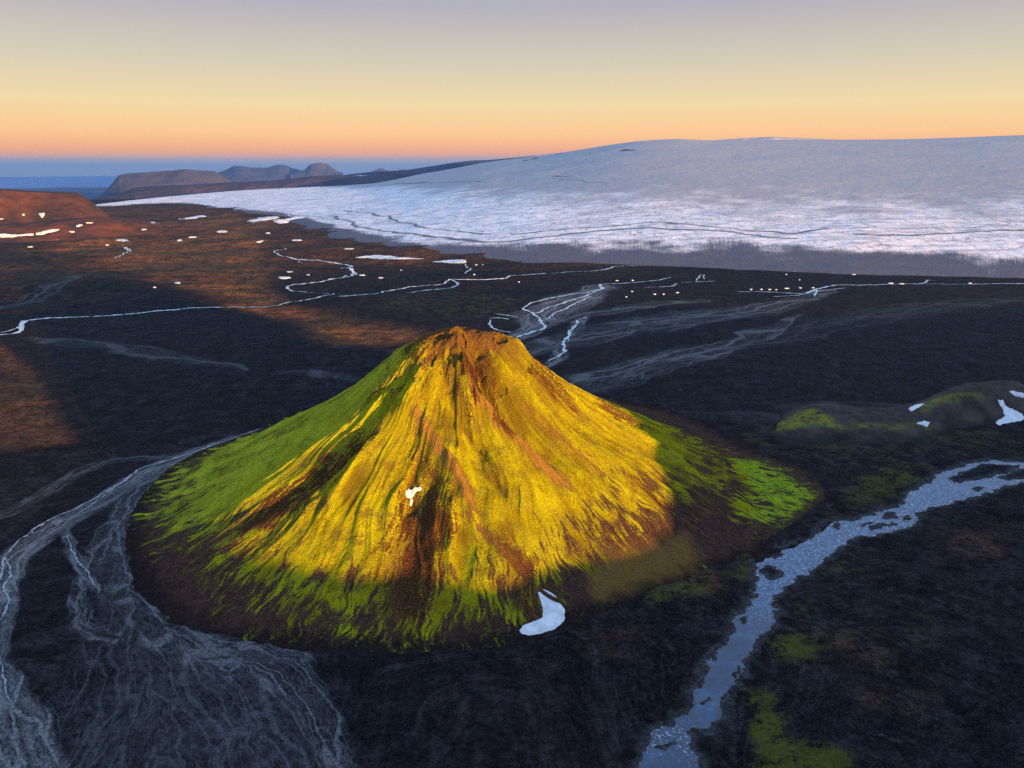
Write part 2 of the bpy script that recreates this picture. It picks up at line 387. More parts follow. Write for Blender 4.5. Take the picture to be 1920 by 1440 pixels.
# ================================================================== MATERIALS
def mat_ground():
    n = NT('volcanic_plain', .95, .05)
    moor, moss, wet, pale = n.rgba('zone'); flow = n.attr('flow').outputs['Vector']
    P = n.P
    big = n.noise(P, .004, 3); mid = n.noise(P, .03, 5, .65); fin = n.noise(P, .35, 4, .7)
    c = n.mix(n.ss(.35, .65, mid), (.0040,.0036,.0056), (.0105,.0090,.0125))
    c = n.mix(n.mul(n.ss(.45, .75, fin), .5), c, (.022,.018,.020))
    c = n.mix(n.ss(.35, .7, big), c, n.mix(.5, c, (.020,.012,.013)))
    # moor: rust grass and dull green, with the sunlit wedge painted in
    wnd = n.noise(n.scale(P, (.05, .006, 1)), 1, 6, .72); wnd2 = n.noise(n.scale(n.vadd(P, n.scale(n.noise(P, .002, 2, .5, col=True), 300)), (.0035, .014, 1)), 1, 6, .7)
    c = n.mix(n.mul(n.ss(.45, .65, wnd), .55), c, (.023,.018,.020)); c = n.mix(n.mul(n.ss(.50, .62, wnd2), .6), c, (.030,.024,.027))
    spk = n.math('MULTIPLY', n.math('ADD', .55, n.mul(n.ss(.36, .64, n.noise(P, .9, 3, .8)), .9)), n.math('ADD', .55, n.mul(n.ss(.38, .62, n.noise(P, .17, 4, .8)), .9)))
    spk = n.math('MULTIPLY', spk, n.math('ADD', .6, n.mul(n.ss(.38, .62, n.noise(P, .035, 4, .8)), .8)))
    c = n.mix(n.mul(n.ss(.60, .70, n.noise(P, 1.1, 4, .8)), .5), c, (.09,.075,.065))
    c = n.mix(1.0, c, n.mix(1.0, c, spk, 'MULTIPLY'))
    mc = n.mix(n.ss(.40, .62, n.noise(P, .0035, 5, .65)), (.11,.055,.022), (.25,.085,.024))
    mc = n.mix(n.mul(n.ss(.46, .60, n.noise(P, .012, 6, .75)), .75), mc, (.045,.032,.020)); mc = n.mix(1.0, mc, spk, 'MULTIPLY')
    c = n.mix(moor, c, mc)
    # moss scraps
    mm = n.mul(moss, n.ss(.44, .56, n.math('ADD', n.mul(n.math('ADD', n.mul(n.noise(P, .035, 5, .7), .5), n.mul(n.noise(P, .22, 5, .8), .5)), .85), n.mul(moss, .10))))
    c = n.mix(mm, c, n.mix(fin, (.025,.030,.006), (.13,.14,.010)))
    # pale gravel of dry braids
    warp = n.vadd(flow, n.scale(n.vadd(n.noise(flow, .02, 4, .65, col=True), (-.5,-.5,-.5)), (26, 7, 0)))
    e1 = n.voro(n.scale(warp, (.010, .070, 1)), 1); e2 = n.voro(n.scale(warp, (.022, .19, 1)), 1); e3 = n.voro(n.scale(warp, (.07, .42, 1)), 1)
    l1 = n.inv(n.ss(.01, .07, e1)); l2 = n.inv(n.ss(.01, .09, e2)); l3 = n.inv(n.ss(.0, .12, e3))
    patch = n.ss(.35, .65, n.noise(n.scale(flow, (.008,.03,1)), 1, 3))
    net = n.math('ADD', n.mul(l1, .9), n.math('ADD', n.mul(n.mul(l2, patch), .65), n.mul(l3, .38)), True)
    c = n.mix(n.mul(pale, n.math('ADD', .35, n.mul(n.noise(n.scale(warp, (.02,.12,1)), 1, 5, .7), .7))), c, n.mix(1.0, n.mix(n.noise(n.scale(warp, (.05,.3,1)), 1, 4, .8), (.008,.008,.009), (.062,.060,.064)), spk, 'MULTIPLY'))
    w = n.mul(wet, n.math('MAXIMUM', net, n.mul(n.ss(.5, .9, wet), n.mul(n.ss(.4,.6,n.noise(n.scale(warp, (.03,.25,1)), 1, 5, .8)), .6)))); 
    c = n.mix(n.mul(w, n.math('ADD', .35, n.mul(n.ss(.35,.65,fin), .9))), c, (.215,.215,.215)); c = n.mix(n.attr('bank').outputs['Fac'], c, n.mix(n.ss(.35,.65,fin), (.018,.018,.020), (.075,.072,.070)))
    n.put(n.b.inputs['Roughness'], n.math('SUBTRACT', .95, n.mul(w, .45)))
    h = n.math('ADD', n.noise(P, .12, 6, .7), n.mul(n.noise(P, 1.1, 3, .6), .15))
    n.bump(h, 1.6, .6)
    return n.out(c)
def mat_cone():
    n = NT('mossy_tuff', .95, .0)
    cov, brown, orange, sun_hue = n.rgba('cover'); rim = n.attr('rim').outputs['Fac']; field = n.attr('field').outputs['Fac']; P = n.P
    pol = n.vadd(n.attr('pol').outputs['Vector'], n.scale(n.vadd(n.noise(P, .022, 4, .65, col=True), (-.5,-.5,-.5)), (38, 20, 0)))
    st = n.noise(n.scale(pol, (1, .3, 1)), .40, 5, .75)           # streaks down the slope
    st2 = n.noise(n.scale(pol, (1, .35, 1)), .042, 5, .62)
    fine = n.math('ADD', n.mul(n.ss(.38, .62, n.noise(P, .55, 4, .8)), .5), n.math('ADD', .12, n.mul(n.noise(P, .16, 6, .75), .26))); iso = n.noise(P, .035, 6, .68)
    tot = n.math('ADD', n.mul(st, .38), n.mul(fine, .62))
    k = n.ss(.24, .72, n.math('ADD', n.mul(n.math('SUBTRACT', tot, .5), 1.3), cov))
    lime = n.mix(n.ss(.3, .7, st2), (.40,.47,.022), (.68,.72,.034)); lime = n.mix(field, lime, n.mix(n.ss(.32,.60,st), (.13,.20,.015), (.48,.64,.024)))
    yel = n.mix(n.ss(.36, .60, n.math('ADD', n.mul(st2, .6), n.mul(iso, .4))), (.32,.24,.005), (.58,.60,.005))
    tone = n.attr('tone').outputs['Fac']
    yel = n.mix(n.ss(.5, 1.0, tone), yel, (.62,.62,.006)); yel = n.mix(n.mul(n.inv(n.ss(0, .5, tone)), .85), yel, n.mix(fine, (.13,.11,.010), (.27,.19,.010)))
    moss = n.mix(sun_hue, lime, yel)  # sunny side yellow, shaded side lime: the sun's warmth painted into the moss
    moss = n.mix(n.mul(n.ss(.42, .70, fine), .50), moss, n.mix(n.math('SUBTRACT', .8, n.mul(sun_hue, .35)), (.085,.065,.010), moss))
    moss = n.mix(n.mul(n.ss(.50, .60, n.math('ADD', n.mul(iso, .55), n.mul(st, .45))), n.mul(.75, n.inv(field))), moss, n.mix(sun_hue, (.22,.30,.018), (.25,.15,.010)))
    thin = n.mix(fine, (.050,.046,.014), (.14,.135,.018))
    moss = n.mix(n.mul(n.inv(n.ss(.38, .64, cov)), .8), moss, thin)
    soil = n.mix(n.ss(.3, .7, st), (.050,.026,.021), (.145,.072,.052))
    soil = n.mix(orange, soil, n.mix(tot, (.28,.15,.028), (.52,.31,.055)))
    soil = n.mix(rim, soil, n.mix(n.ss(.35, .65, fine), (.010,.009,.011), (.024,.019,.022)))
    dark = n.mix(n.ss(.40, .62, tot), (.040,.018,.010), (.17,.075,.026))
    c = n.mix(k, soil, moss)
    c = n.mix(n.ss(.30, .70, n.math('ADD', brown, n.mul(n.math('SUBTRACT', tot, .5), 1.6))), c, dark)
    n.bump(n.math('ADD', n.mul(st, .6), n.math('ADD', fine, n.mul(n.noise(P, 1.8, 3, .7), .3))), 2.4, .9)
    return n.out(c)
def mat_ice():
    n = NT('glacier_ice', .6, .3)
    ice, dirt, line, rock = n.rgba('zone'); P = n.P; pol = n.attr('pol').outputs['Vector']
    snow = n.mix(n.noise(P, .0012, 4, .6), (.33,.33,.34), (.41,.40,.41))  # upper snow greyed: its shade is painted into the colour
    cr = n.noise(n.scale(P, (.006,.02,.02)), 1, 7, .75); cr2 = n.noise(P, .03, 5, .8)
    ic = n.mix(n.ss(.38, .55, cr), (.50,.50,.54), (.97,.95,.92))
    ic = n.mix(n.mul(n.ss(.52, .66, cr2), .65), ic, (.30,.27,.29))
    cr3 = n.noise(n.scale(P, (.030,.010,.02)), 1, 6, .8); ic = n.mix(n.mul(n.ss(.54, .62, cr3), .7), ic, (.20,.19,.22))
    snow = n.mix(n.mul(n.ss(.60, .66, cr3), .35), snow, (.2,.2,.23))
    c = n.mix(ice, snow, ic)
    st = n.noise(n.scale(pol, (1, .06, 1)), .12, 6, .75)
    dd = n.mul(n.ss(.20, .95, n.math('ADD', n.mul(dirt, 1.05), n.mul(n.math('SUBTRACT', st, .5), 1.25))), .97)
    c = n.mix(dd, c, n.mix(st, (.018,.020,.034), (.10,.09,.13)))
    c = n.mix(n.mul(line, .9), c, (.06,.06,.08))
    c = n.mix(rock, c, (.045,.035,.035))
    n.bump(n.noise(P, .012, 7, .7), 14, .5)
    return n.out(c)
def mat_rock(name, a, b, sc=.002, snow=0.0, moss=0.0, mc=(.16,.17,.014), attr=False, bump=.7):
    n = NT(name, .95, .1); P = n.P
    f = n.noise(P, sc, 6, .7)
    c = n.mix(n.ss(.35, .65, f), a, b)
    if moss: c = n.mix(n.ss(.62-moss, .72-moss, n.noise(n.vadd(P, (900,40,7)), sc*.8, 6, .7)), c, mc)
    if attr:
        m, d, _, _ = n.rgba('zone'); c = n.mix(d, c, n.mix(f, (.010,.009,.011), (.022,.018,.019))); c = n.mix(n.mul(m, n.ss(.36, .56, n.noise(P, sc*3, 5, .7))), c, mc)
    if snow: c = n.mix(n.ss(.70, .72, n.noise(n.scale(P, (1,1,3)), sc*2.2, 3, .5)), c, (.7,.7,.72))
    n.bump(f, .12/sc*.2, bump)
    return n.out(c)
def mat_water(name, deep, light, sc=.2, rough=.25, foam=0.0, spec=.35):
    n = NT(name, rough, spec); P = n.P
    a = n.noise(P, sc, 6, .75); c = n.mix(n.ss(.35, .62, a), deep, light)
    if foam:
        c = n.mix(n.mul(n.attr('deep').outputs['Fac'], .8), c, (.030,.062,.115))
        c = n.mix(n.attr('shallow').outputs['Fac'], c, (.05,.055,.06))
        w = n.attr('riffle').outputs['Fac']
        g = n.noise(n.scale(P, (1,.6,1)), .42, 4, .8)
        c = n.mix(n.mul(n.ss(.46, .54, g), n.mul(w, .75)), c, (.03,.05,.075))
        c = n.mix(n.mul(n.ss(.55, .61, n.noise(n.vadd(P, (50,3,1)), .36, 4, .8)), n.mul(w, .8)), c, (.62,.72,.78))
    n.bump(n.noise(P, sc*4, 5, .75), .5, .8)
    return n.out(c)
def mat_snow():
    n = NT('old_snow', .7, .25); P = n.P
    c = n.mix(n.ss(.3, .7, n.noise(P, .12, 5, .6)), (.58,.64,.66), (.84,.87,.87)); c = n.mix(n.mul(n.ss(.55, .68, n.noise(P, .5, 5, .75)), .35), c, (.35,.33,.30)); n.bump(n.noise(P, .4, 4, .6), .3, .4)
    return n.out(c)
MG = mat_ground(); MC = mat_cone(); MI = mat_ice(); MS = mat_snow()
M_FAR = mat_rock('hazed_basalt', (.04,.045,.085), (.07,.07,.115), .0008, snow=0)  # blue distance haze painted into the rock colour
M_RED = mat_rock('rust_slope', (.045,.028,.024), (.125,.048,.026), .006)
M_FOOT = mat_rock('foothill_slope', (.035,.032,.055), (.075,.055,.075), .0014, snow=1)  # purple blue of distance haze painted into the slope colour
M_HILL = mat_rock('ash_hill', (.030,.024,.023), (.075,.057,.048), .03, attr=True, mc=(.17,.18,.016))
M_LOW = mat_rock('coast_lowland', (.04,.07,.15), (.07,.10,.18), .0003, bump=.0)  # haze blue painted into the lowland colour
M_SEA = mat_water('sea_water', (.08,.19,.44), (.10,.22,.48), .001, .6, spec=.2)  # water blue brightened, painting in the haze over the sea
M_RIV = mat_water('river_water', (.035,.10,.20), (.085,.19,.32), .09, .18, foam=1, spec=.5)
M_STR = mat_water('stream_water', (.42,.55,.58), (.66,.78,.80), .03, .4)

# ================================================================== GROUND
azf = np.linspace(-47, 47, 1300); azc = np.concatenate([azf, np.linspace(47.8, 312.2, 150)])
th = np.concatenate([[88, 75, 62, 54, 49], np.arange(45, 1.0, -.068), ])
rad = H/np.tan(np.radians(th)); rad = np.concatenate([[0.01], rad, np.geomspace(rad[-1]*1.02, 37900, 40), [38300, 60000]])
A_, R_ = np.meshgrid(np.radians(azc), rad)
cap = np.where(np.abs(np.degrees(A_)-180) < 125, 14000., 1e9)          # behind the viewpoint the land is only drawn as far as it matters
R_ = np.minimum(R_, cap + R_*1e-4)
GX = R_*np.sin(A_); GY = R_*np.cos(A_); GZ = coneflat(GX, GY, plain(GX, GY))
def P_(pts): return U(pts)
FAN = P_([(300,868),(236,930),(243,1005),(258,1092),(305,1165),(420,1222),(530,1255),(575,1330),(612,1390),(640,1440),(660,1540),(100,1540),(150,1400),(228,1262),(215,1190),(185,1150),(165,1090),(200,1010),(205,950),(250,885)])
RIVL = [([(505,802),(440,822),(370,848),(300,875),(240,908),(180,945),(110,985),(50,1025),(18,1060),(5,1110),(10,1150),(-5,1210),(0,1260),(20,1320),(45,1380),(60,1450),(80,1540)], [5,12,17,20,17,16,16,18,15,13,9,9,10,14,18,20,22], 1.0),
 ([(330,858),(285,900),(238,945),(228,985),(238,1040),(245,1095),(285,1150),(340,1190),(430,1225),(520,1250),(575,1310),(620,1390),(650,1460)], [10,14,14,12,12,16,22,28,30,26,16,12,10], .6),
 ([(400,842),(330,855),(220,862),(160,880),(100,915),(40,950),(-20,975)], [4,8,9,11,13,12,10], .4),
 ([(120,990),(135,1035),(165,1080),(180,1110)], [4,6,7,3], .8), ([(235,960),(195,1000),(178,1050),(150,1090),(150,1150),(170,1180),(230,1200)], [8,12,9,6,9,10,6], .55),
 ([(240,1100),(225,1200),(215,1300),(180,1400),(130,1500)], [18,30,45,60,70], .22),
 ([(300,1170),(350,1260),(400,1350),(430,1440),(450,1540)], [18,40,55,65,70], .25),
 ([(430,1215),(480,1290),(540,1370),(570,1440)], [14,26,30,30], .28)]
CFAN = [([(1135,538),(1080,560),(1020,590),(1000,612),(960,640)], [40,75,75,40,20], .9),
 ([(1560,545),(1450,575),(1330,590),(1200,610),(1080,635),(980,665)], [25,55,75,80,70,40], .56),
 ([(1500,590),(1400,635),(1300,660),(1200,690),(1120,715),(1020,735)], [15,35,50,60,50,30], .52),
 ([(1100,592),(1078,615),(1062,645),(1050,672),(1020,690)], [14,18,18,16,12], .7),
 ([(1330,565),(1230,570),(1130,585),(1050,600)], [30,40,40,30], .50),
 ([(1920,560),(1750,575),(1600,600),(1450,640),(1340,655)], [30,70,80,50,20], .17),
 ([(60,632),(150,645),(260,660),(370,676),(455,692)], [10,25,30,28,8], .30), ([(520,697),(600,702),(690,712)], [8,16,14], .28),
 ([(150,520),(100,545),(40,565),(-20,575)], [15,45,60,60], .30), ([(1150,770),(1300,778),(1450,785)], [10,22,14], .14)]
def attrs_ground(X, Y, Z):
    wet = np.zeros(X.shape); best = np.full(X.shape, 9.); flow = np.zeros(X.shape+(3,)); flow[..., 0] = X; flow[..., 1] = Y
    wx = X+5*fbm(X/30, Y/30, 3, 71); wy = Y+5*fbm(X/30, Y/30, 3, 72)
    for li, (L, sc) in enumerate([(RIVL, 1.0), (CFAN, 3.4)]):
        for P, w, k in L:
            Q = crom(U(P), 3); lo = Q.min(0)-400; hi = Q.max(0)+400
            m = (X > lo[0]) & (X < hi[0]) & (Y > lo[1]) & (Y < hi[1])
            xx = (wx if li == 0 else X+30*fbm(X/160, Y/160, 3, 73))[m]; yy = (wy if li == 0 else Y+30*fbm(X/160, Y/160, 3, 74))[m]
            d, s, sd, ix = polyd(xx, yy, Q); ww = np.interp(ix/3, np.arange(len(w)), w)
            t = d/ww; e = k*(1-sm(.72, 1.12, t)); cur = wet[m]; wet[m] = np.maximum(cur, e)
            b = best[m]; t2 = t/(.3+k); f = flow[m]; q = t2 < b
            f[q] = np.stack([s/sc, d*sd/sc, 0*s], -1)[q]; flow[m] = f; best[m] = np.minimum(b, t2)
    s = sdf(wx, wy, FAN); fan = sm(-3, 8, s)
    wet = np.maximum(wet, .24*fan*(.5+.5*sm(-.2, .3, fbm(X/45, Y/45, 3, 75))))
    pale = np.clip(.75*fan+wet*1.0, 0, 1)
    d = np.hypot(X, Y); az = np.degrees(np.arctan2(X, Y))
    cf = np.maximum(0, 1-best)*(d > 1150); pale = np.clip(pale*.9+cf*.55, 0, 1)
    # moor: rust tone also paints the sunlit wedge beside the cone's shadow
    moor = sm(-40, 70, sdf(X+60*fbm(X/300, Y/300, 3, 76), Y+60*fbm(X/300, Y/300, 3, 77), MOOR_LIT))
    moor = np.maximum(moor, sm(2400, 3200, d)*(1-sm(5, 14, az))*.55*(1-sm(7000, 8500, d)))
    moor = np.maximum(moor, .6*sm(-14, 22, sdf(X, Y, U([(-60,640),(0,645),(70,700),(140,830),(0,850),(-60,850)]))))  # reddened patch painting the sunlit ground left of the cone's shadow
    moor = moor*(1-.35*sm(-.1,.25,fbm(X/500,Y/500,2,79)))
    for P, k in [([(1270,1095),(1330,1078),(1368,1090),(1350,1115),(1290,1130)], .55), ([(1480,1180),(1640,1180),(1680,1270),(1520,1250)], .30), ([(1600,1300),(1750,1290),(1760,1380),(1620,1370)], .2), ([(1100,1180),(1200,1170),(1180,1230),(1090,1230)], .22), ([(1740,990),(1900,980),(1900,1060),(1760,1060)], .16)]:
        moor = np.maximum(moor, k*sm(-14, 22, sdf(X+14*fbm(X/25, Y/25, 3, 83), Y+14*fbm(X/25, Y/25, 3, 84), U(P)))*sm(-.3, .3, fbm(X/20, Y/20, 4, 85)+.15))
    # moss
    moss = np.zeros(X.shape)
    for P, k in [([(1440,790),(1700,800),(1920,800),(1920,850),(1750,850),(1600,900),(1500,850),(1350,830)], .45), ([(1590,900),(1650,870),(1740,870),(1730,910),(1660,950),(1600,960),(1560,970)], .75),
                 ([(1400,1020),(1430,1040),(1410,1100),(1370,1090),(1340,1110)], .8), ([(1170,1110),(1280,1080),(1370,1075),(1350,1110),(1220,1150)], .75),
                 ([(1390,1280),(1450,1300),(1500,1400),(1600,1450),(1560,1520),(1380,1520),(1400,1400)], .85), ([(1530,1050),(1600,1035),(1600,1080),(1540,1090)], .6),
                 ([(1480,1120),(1530,1110),(1540,1150),(1490,1150)], .7), ([(1420,1190),(1480,1180),(1560,1200),(1540,1250),(1440,1240)], .8), ([(1860,830),(1920,840),(1920,870),(1850,850)], .5),
                 ([(840,540),(1000,560),(960,600),(850,600),(700,580),(720,550)], .42), ([(0,460),(200,470),(300,560),(0,600)], .30), ([(1600,1150),(1700,1100),(1800,1200),(1700,1300)], .30)]:
        q = U(P); dm = np.hypot(*q.mean(0)); kk = dm/800
        moss = np.maximum(moss, k*sm(-18*kk, 22*kk, sdf(X+14*kk*fbm(X/(30*kk), Y/(30*kk), 3, 78), Y, q)))
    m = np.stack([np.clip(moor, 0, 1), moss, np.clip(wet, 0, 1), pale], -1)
    bank = np.zeros(X.shape); mm = (d < 1500) & (X > 20); bank[mm] = sm(-9, -.5, riv_sd(X[mm], Y[mm])+5*fbm(X[mm]/12, Y[mm]/12, 3, 80))
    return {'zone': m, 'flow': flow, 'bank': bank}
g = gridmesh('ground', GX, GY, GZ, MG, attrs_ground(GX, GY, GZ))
tag(g, 'black sand plain with silver braided channels and rust brown moor', 'ground', 'structure')

# ================================================================== THE BIG CONE
tA = np.concatenate([np.linspace(math.radians(-205), math.radians(25), 1500), np.linspace(math.radians(25.4), math.radians(154.6), 340)])
rB = np.concatenate([np.linspace(0.0005, .06, 30, endpoint=False), np.linspace(.06, 1.04, 640)])
TT, RR = np.meshgrid(tA, rB); TT = (TT+math.pi) % (2*math.pi)-math.pi
RR = RR*Rout(TT); X = CX+RR*np.cos(TT); Y = CY+RR*np.sin(TT); Z = cone(X, Y)
uo = RR/Rout(TT); um = RR/Rm(TT); deg = np.degrees(TT)
tw = TT+.035*fbm(X/40, Y/40, 3, 4)
st = .55*fbm(tw*18, RR/75, 3, 101) + .8*fbm(tw*55, RR/36, 3, 104) + 1.1*fbm(tw*120, RR/17, 3, 102)
iso = fbm(X/18, Y/18, 4, 103)
ulim = np.interp(deg, [-180,-165,-150,-140,-130,-120,-105,-90,-75,-60,-45,-30,-15,0,30,90,150,180], [.97,.95,.90,.84,.84,.88,.93,.96,.93,.84,.78,.75,.72,.70,.9,1,.97,.97])
cov = .5+ np.where(uo < ulim, (ulim-uo)*2.2, (ulim-uo)*4.5) + st*np.interp(uo, [0,.4,.7,1], [.08,.12,.34,.46])
cov = np.minimum(cov, .86) + .35*iso - .1
cov = cov - .45*(1-sm(.06, .24, um)) 
ap = (sm(.93, 1.0, um))*(np.abs(deg+5) < 60)
lime = sm(-20, 26, sdf(X+22*st, Y+16*st, C2([(1345,850),(1420,856),(1482,885),(1545,925),(1562,948),(1512,985),(1492,1015),(1452,1012),(1436,985),(1400,978),(1362,965),(1385,915),(1362,880)])))
cov = np.where(ap > 0, cov*(1-ap)+ap*(.30-.25*sm(5, 25, deg)+.45*st+.18*iso-.4*sm(.9,1,uo)), cov); cov = np.maximum(cov, lime*(1-sm(.90, .99, uo+.10*st))*(.74+.95*st+.3*iso))
lime = lime*(1-sm(.90, .99, uo+.10*st)); br = np.zeros(X.shape); orr = np.zeros(X.shape)
for P, fe, k in [([(700,795),(640,835),(565,893),(480,950),(430,1003),(480,1003),(560,955),(612,912),(655,865),(705,822)], 7, .85),
    ([(778,850),(788,905),(762,930),(738,985),(718,1060),(722,1150),(760,1180),(815,1165),(835,1040),(862,985),(850,920),(822,880),(800,850)], 10, .85),
    ([(752,655),(770,632),(800,618),(862,606),(940,630),(975,655),(975,680),(940,668),(900,655),(850,650),(812,690),(785,700),(752,682)], 7, .50),
    ([(862,650),(902,655),(912,700),(908,745),(888,722),(868,690)], 4, 1.0), ([(905,1000),(960,1012),(1012,1060),(1035,1092),(1020,1105),(960,1068)], 7, .70),
    ([(832,700),(852,722),(880,760),(886,800),(862,775)], 5, .65), ([(770,795),(786,800),(785,860),(768,880)], 3, .7), ([(935,760),(960,790),(960,800),(930,780)], 5, .6),
    ([(990,660),(1050,720),(1090,760),(1060,750),(1000,690)], 5, .6), ([(1080,720),(1140,755),(1200,795),(1190,800),(1120,765)], 3, .6),
    ([(592,935),(612,925),(608,950),(580,985)], 4, .6), ([(960,1090),(1005,1100),(1008,1150),(985,1170),(975,1140)], 8, .75), ([(400,1000),(470,960),(560,965),(450,1040),(380,1050)], 9, .40),
    ([(1040,1020),(1100,1030),(1090,1060),(1040,1050)], 6, .45), ([(700,1010),(740,1000),(730,1090),(690,1080)], 10, .35)]:
    q = C2(P); wob = 12*iso+14*st; fe = fe*1.9
    br = np.maximum(br, k*sm(-fe, fe, sdf(X+wob, Y-wob*.6, q)))
for P, w in [([(1165,880),(1210,918),(1240,948),(1285,978)], 3), ([(745,700),(700,738),(655,790)], 3), ([(850,640),(870,690),(895,745)], 3), ([(700,825),(640,890),(560,970),(500,1020)], 2.5), ([(905,850),(950,930)], 2), ([(910,650),(918,700),(930,745)], 4), ([(1000,690),(1050,742),(1100,785)], 4), ([(835,690),(862,735),(884,790)], 4), ([(1130,760),(1190,800)], 3), ([(800,690),(770,715),(735,735)], 3), ([(930,775),(965,815)], 3)]:
    d = polyd(X+3*iso, Y+3*st, C2(P), 20)[0]; br = np.maximum(br, (.55+.5*iso)*(1-sm(w*.2, w*2.2, d)))
for P, w, k in [([(778,768),(800,800),(838,850),(866,902),(885,945)], 7, 1), ([(880,712),(915,760),(960,812),(1010,862),(1060,905)], 6, 1), ([(985,760),(1060,825),(1130,890)], 4, .6), ([(875,955),(905,1000),(960,1055),(1005,1100)], 4, .7),
    ([(800,960),(805,1040),(800,1120)], 1.6, .8), ([(775,960),(778,1040),(780,1110)], 1.4, .8)]:
    d = polyd(X+6*iso, Y+7*st, C2(P), 25)[0]; orr = np.maximum(orr, k*(.85+.5*iso)*(1-sm(w*.1, w*1.2, d)))
orr2 = sm(-12, 10, sdf(X+8*st, Y, C2([(1100,1080),(1130,1040),(1230,1020),(1280,1000),(1310,1040),(1300,1070),(1200,1110),(1120,1130)])))
cov = cov - orr*.75; soilo = np.clip(np.maximum(orr, orr2*.55)+.5*(1-sm(.4,.75,uo))+.3*np.clip(st,0,1)*(1-sm(.8,.95,uo)), 0, 1)
sun_hue = np.clip(sm(-170, -118, np.where(deg > 90, deg-360, deg)) - .12*sm(.45, .85, uo)*(1-sm(-70,-40,deg)) + .35*iso, 0, 1)*(1-sm(15, 60, np.abs(np.where(deg > 15, deg-15, 0))))  # painted sunlight: moss yellows towards the sun, stays lime on the shaded flank
sun_hue = sun_hue*(1-ap) 
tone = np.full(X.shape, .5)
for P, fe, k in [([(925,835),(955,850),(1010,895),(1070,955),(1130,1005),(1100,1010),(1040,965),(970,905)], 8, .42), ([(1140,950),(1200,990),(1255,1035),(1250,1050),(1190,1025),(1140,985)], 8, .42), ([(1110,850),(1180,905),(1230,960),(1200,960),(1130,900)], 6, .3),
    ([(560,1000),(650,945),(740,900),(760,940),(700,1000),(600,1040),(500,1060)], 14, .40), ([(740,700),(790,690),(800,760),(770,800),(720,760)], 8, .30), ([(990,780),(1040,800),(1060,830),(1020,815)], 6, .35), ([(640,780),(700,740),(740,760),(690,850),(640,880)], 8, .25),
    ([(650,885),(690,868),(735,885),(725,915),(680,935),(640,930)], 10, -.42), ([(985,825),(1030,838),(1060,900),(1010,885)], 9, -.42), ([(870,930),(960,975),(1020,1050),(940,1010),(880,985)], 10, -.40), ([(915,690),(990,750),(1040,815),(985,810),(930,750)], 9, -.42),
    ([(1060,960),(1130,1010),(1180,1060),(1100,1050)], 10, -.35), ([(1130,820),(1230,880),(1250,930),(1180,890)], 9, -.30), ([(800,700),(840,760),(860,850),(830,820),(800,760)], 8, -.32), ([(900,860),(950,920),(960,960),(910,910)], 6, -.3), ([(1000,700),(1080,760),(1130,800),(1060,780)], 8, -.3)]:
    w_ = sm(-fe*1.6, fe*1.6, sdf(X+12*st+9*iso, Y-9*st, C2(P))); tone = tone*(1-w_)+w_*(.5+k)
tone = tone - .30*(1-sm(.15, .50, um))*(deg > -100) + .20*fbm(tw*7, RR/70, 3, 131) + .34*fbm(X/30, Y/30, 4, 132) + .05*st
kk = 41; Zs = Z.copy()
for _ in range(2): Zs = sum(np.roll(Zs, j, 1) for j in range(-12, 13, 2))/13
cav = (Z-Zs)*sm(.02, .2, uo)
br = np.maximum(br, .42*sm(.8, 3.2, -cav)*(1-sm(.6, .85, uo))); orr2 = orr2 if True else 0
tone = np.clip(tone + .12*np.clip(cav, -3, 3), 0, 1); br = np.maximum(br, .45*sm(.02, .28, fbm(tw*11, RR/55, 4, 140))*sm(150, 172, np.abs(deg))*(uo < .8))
q = {'tone': tone, 'cover': np.stack([np.clip(cov, 0, 1), np.clip(br, 0, 1), soilo, sun_hue], -1), 'pol': np.stack([TT*210, RR, 0*RR], -1), 'rim': sm(.92, 1.0, uo+.04*iso)*.8, 'field': lime}
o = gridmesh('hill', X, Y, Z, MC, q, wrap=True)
tag(o, 'tall steep cone covered with yellow green moss, rising alone from the black sand', 'hill', 'structure')

# ================================================================== HILLS NEAR THE RIGHT EDGE
HSIL = [(1425,803),(1455,797),(1485,784),(1525,762),(1560,768),(1620,774),(1690,776),(1730,757),(1770,737),(1810,722),(1860,715),(1905,719),(1960,735),(2060,765)]
HD = [1072,1085,1105,1125,1135,1150,1170,1205,1240,1275,1320,1350,1390,1420]
FH = ridge_field(HSIL, HD, 0, 105, 100, rough=5, seed=7)
def hz(X, Y, Z):
    m = np.zeros(X.shape)
    for P, k in [([(1440,800),(1490,775),(1530,765),(1570,790),(1600,805),(1450,810)], 1), ([(1600,790),(1700,800),(1700,808),(1600,803)], .8), ([(1730,755),(1780,738),(1860,740),(1780,755),(1720,775)], .9), ([(1620,795),(1760,800),(1740,810)], .5)]:
        qq = cast(*np.array(P, float).T, FH[0], 600, 2500, 300); m = np.maximum(m, k*sm(-8, 14, sdf(X+9*fbm(X/25, Y/25, 3, 8), Y, qq)))
    return {'zone': np.stack([m, 1-sm(-1, 7, Z+3*fbm(X/30, Y/30, 3, 12)), 0*m, 0*m+1], -1)}
o = ridge_obj('hill', FH, 110, 108, M_HILL, 560, 150, attrs=hz)
tag(o, 'low rounded ash ridge with moss and snow patches near the right edge', 'hill', 'structure')

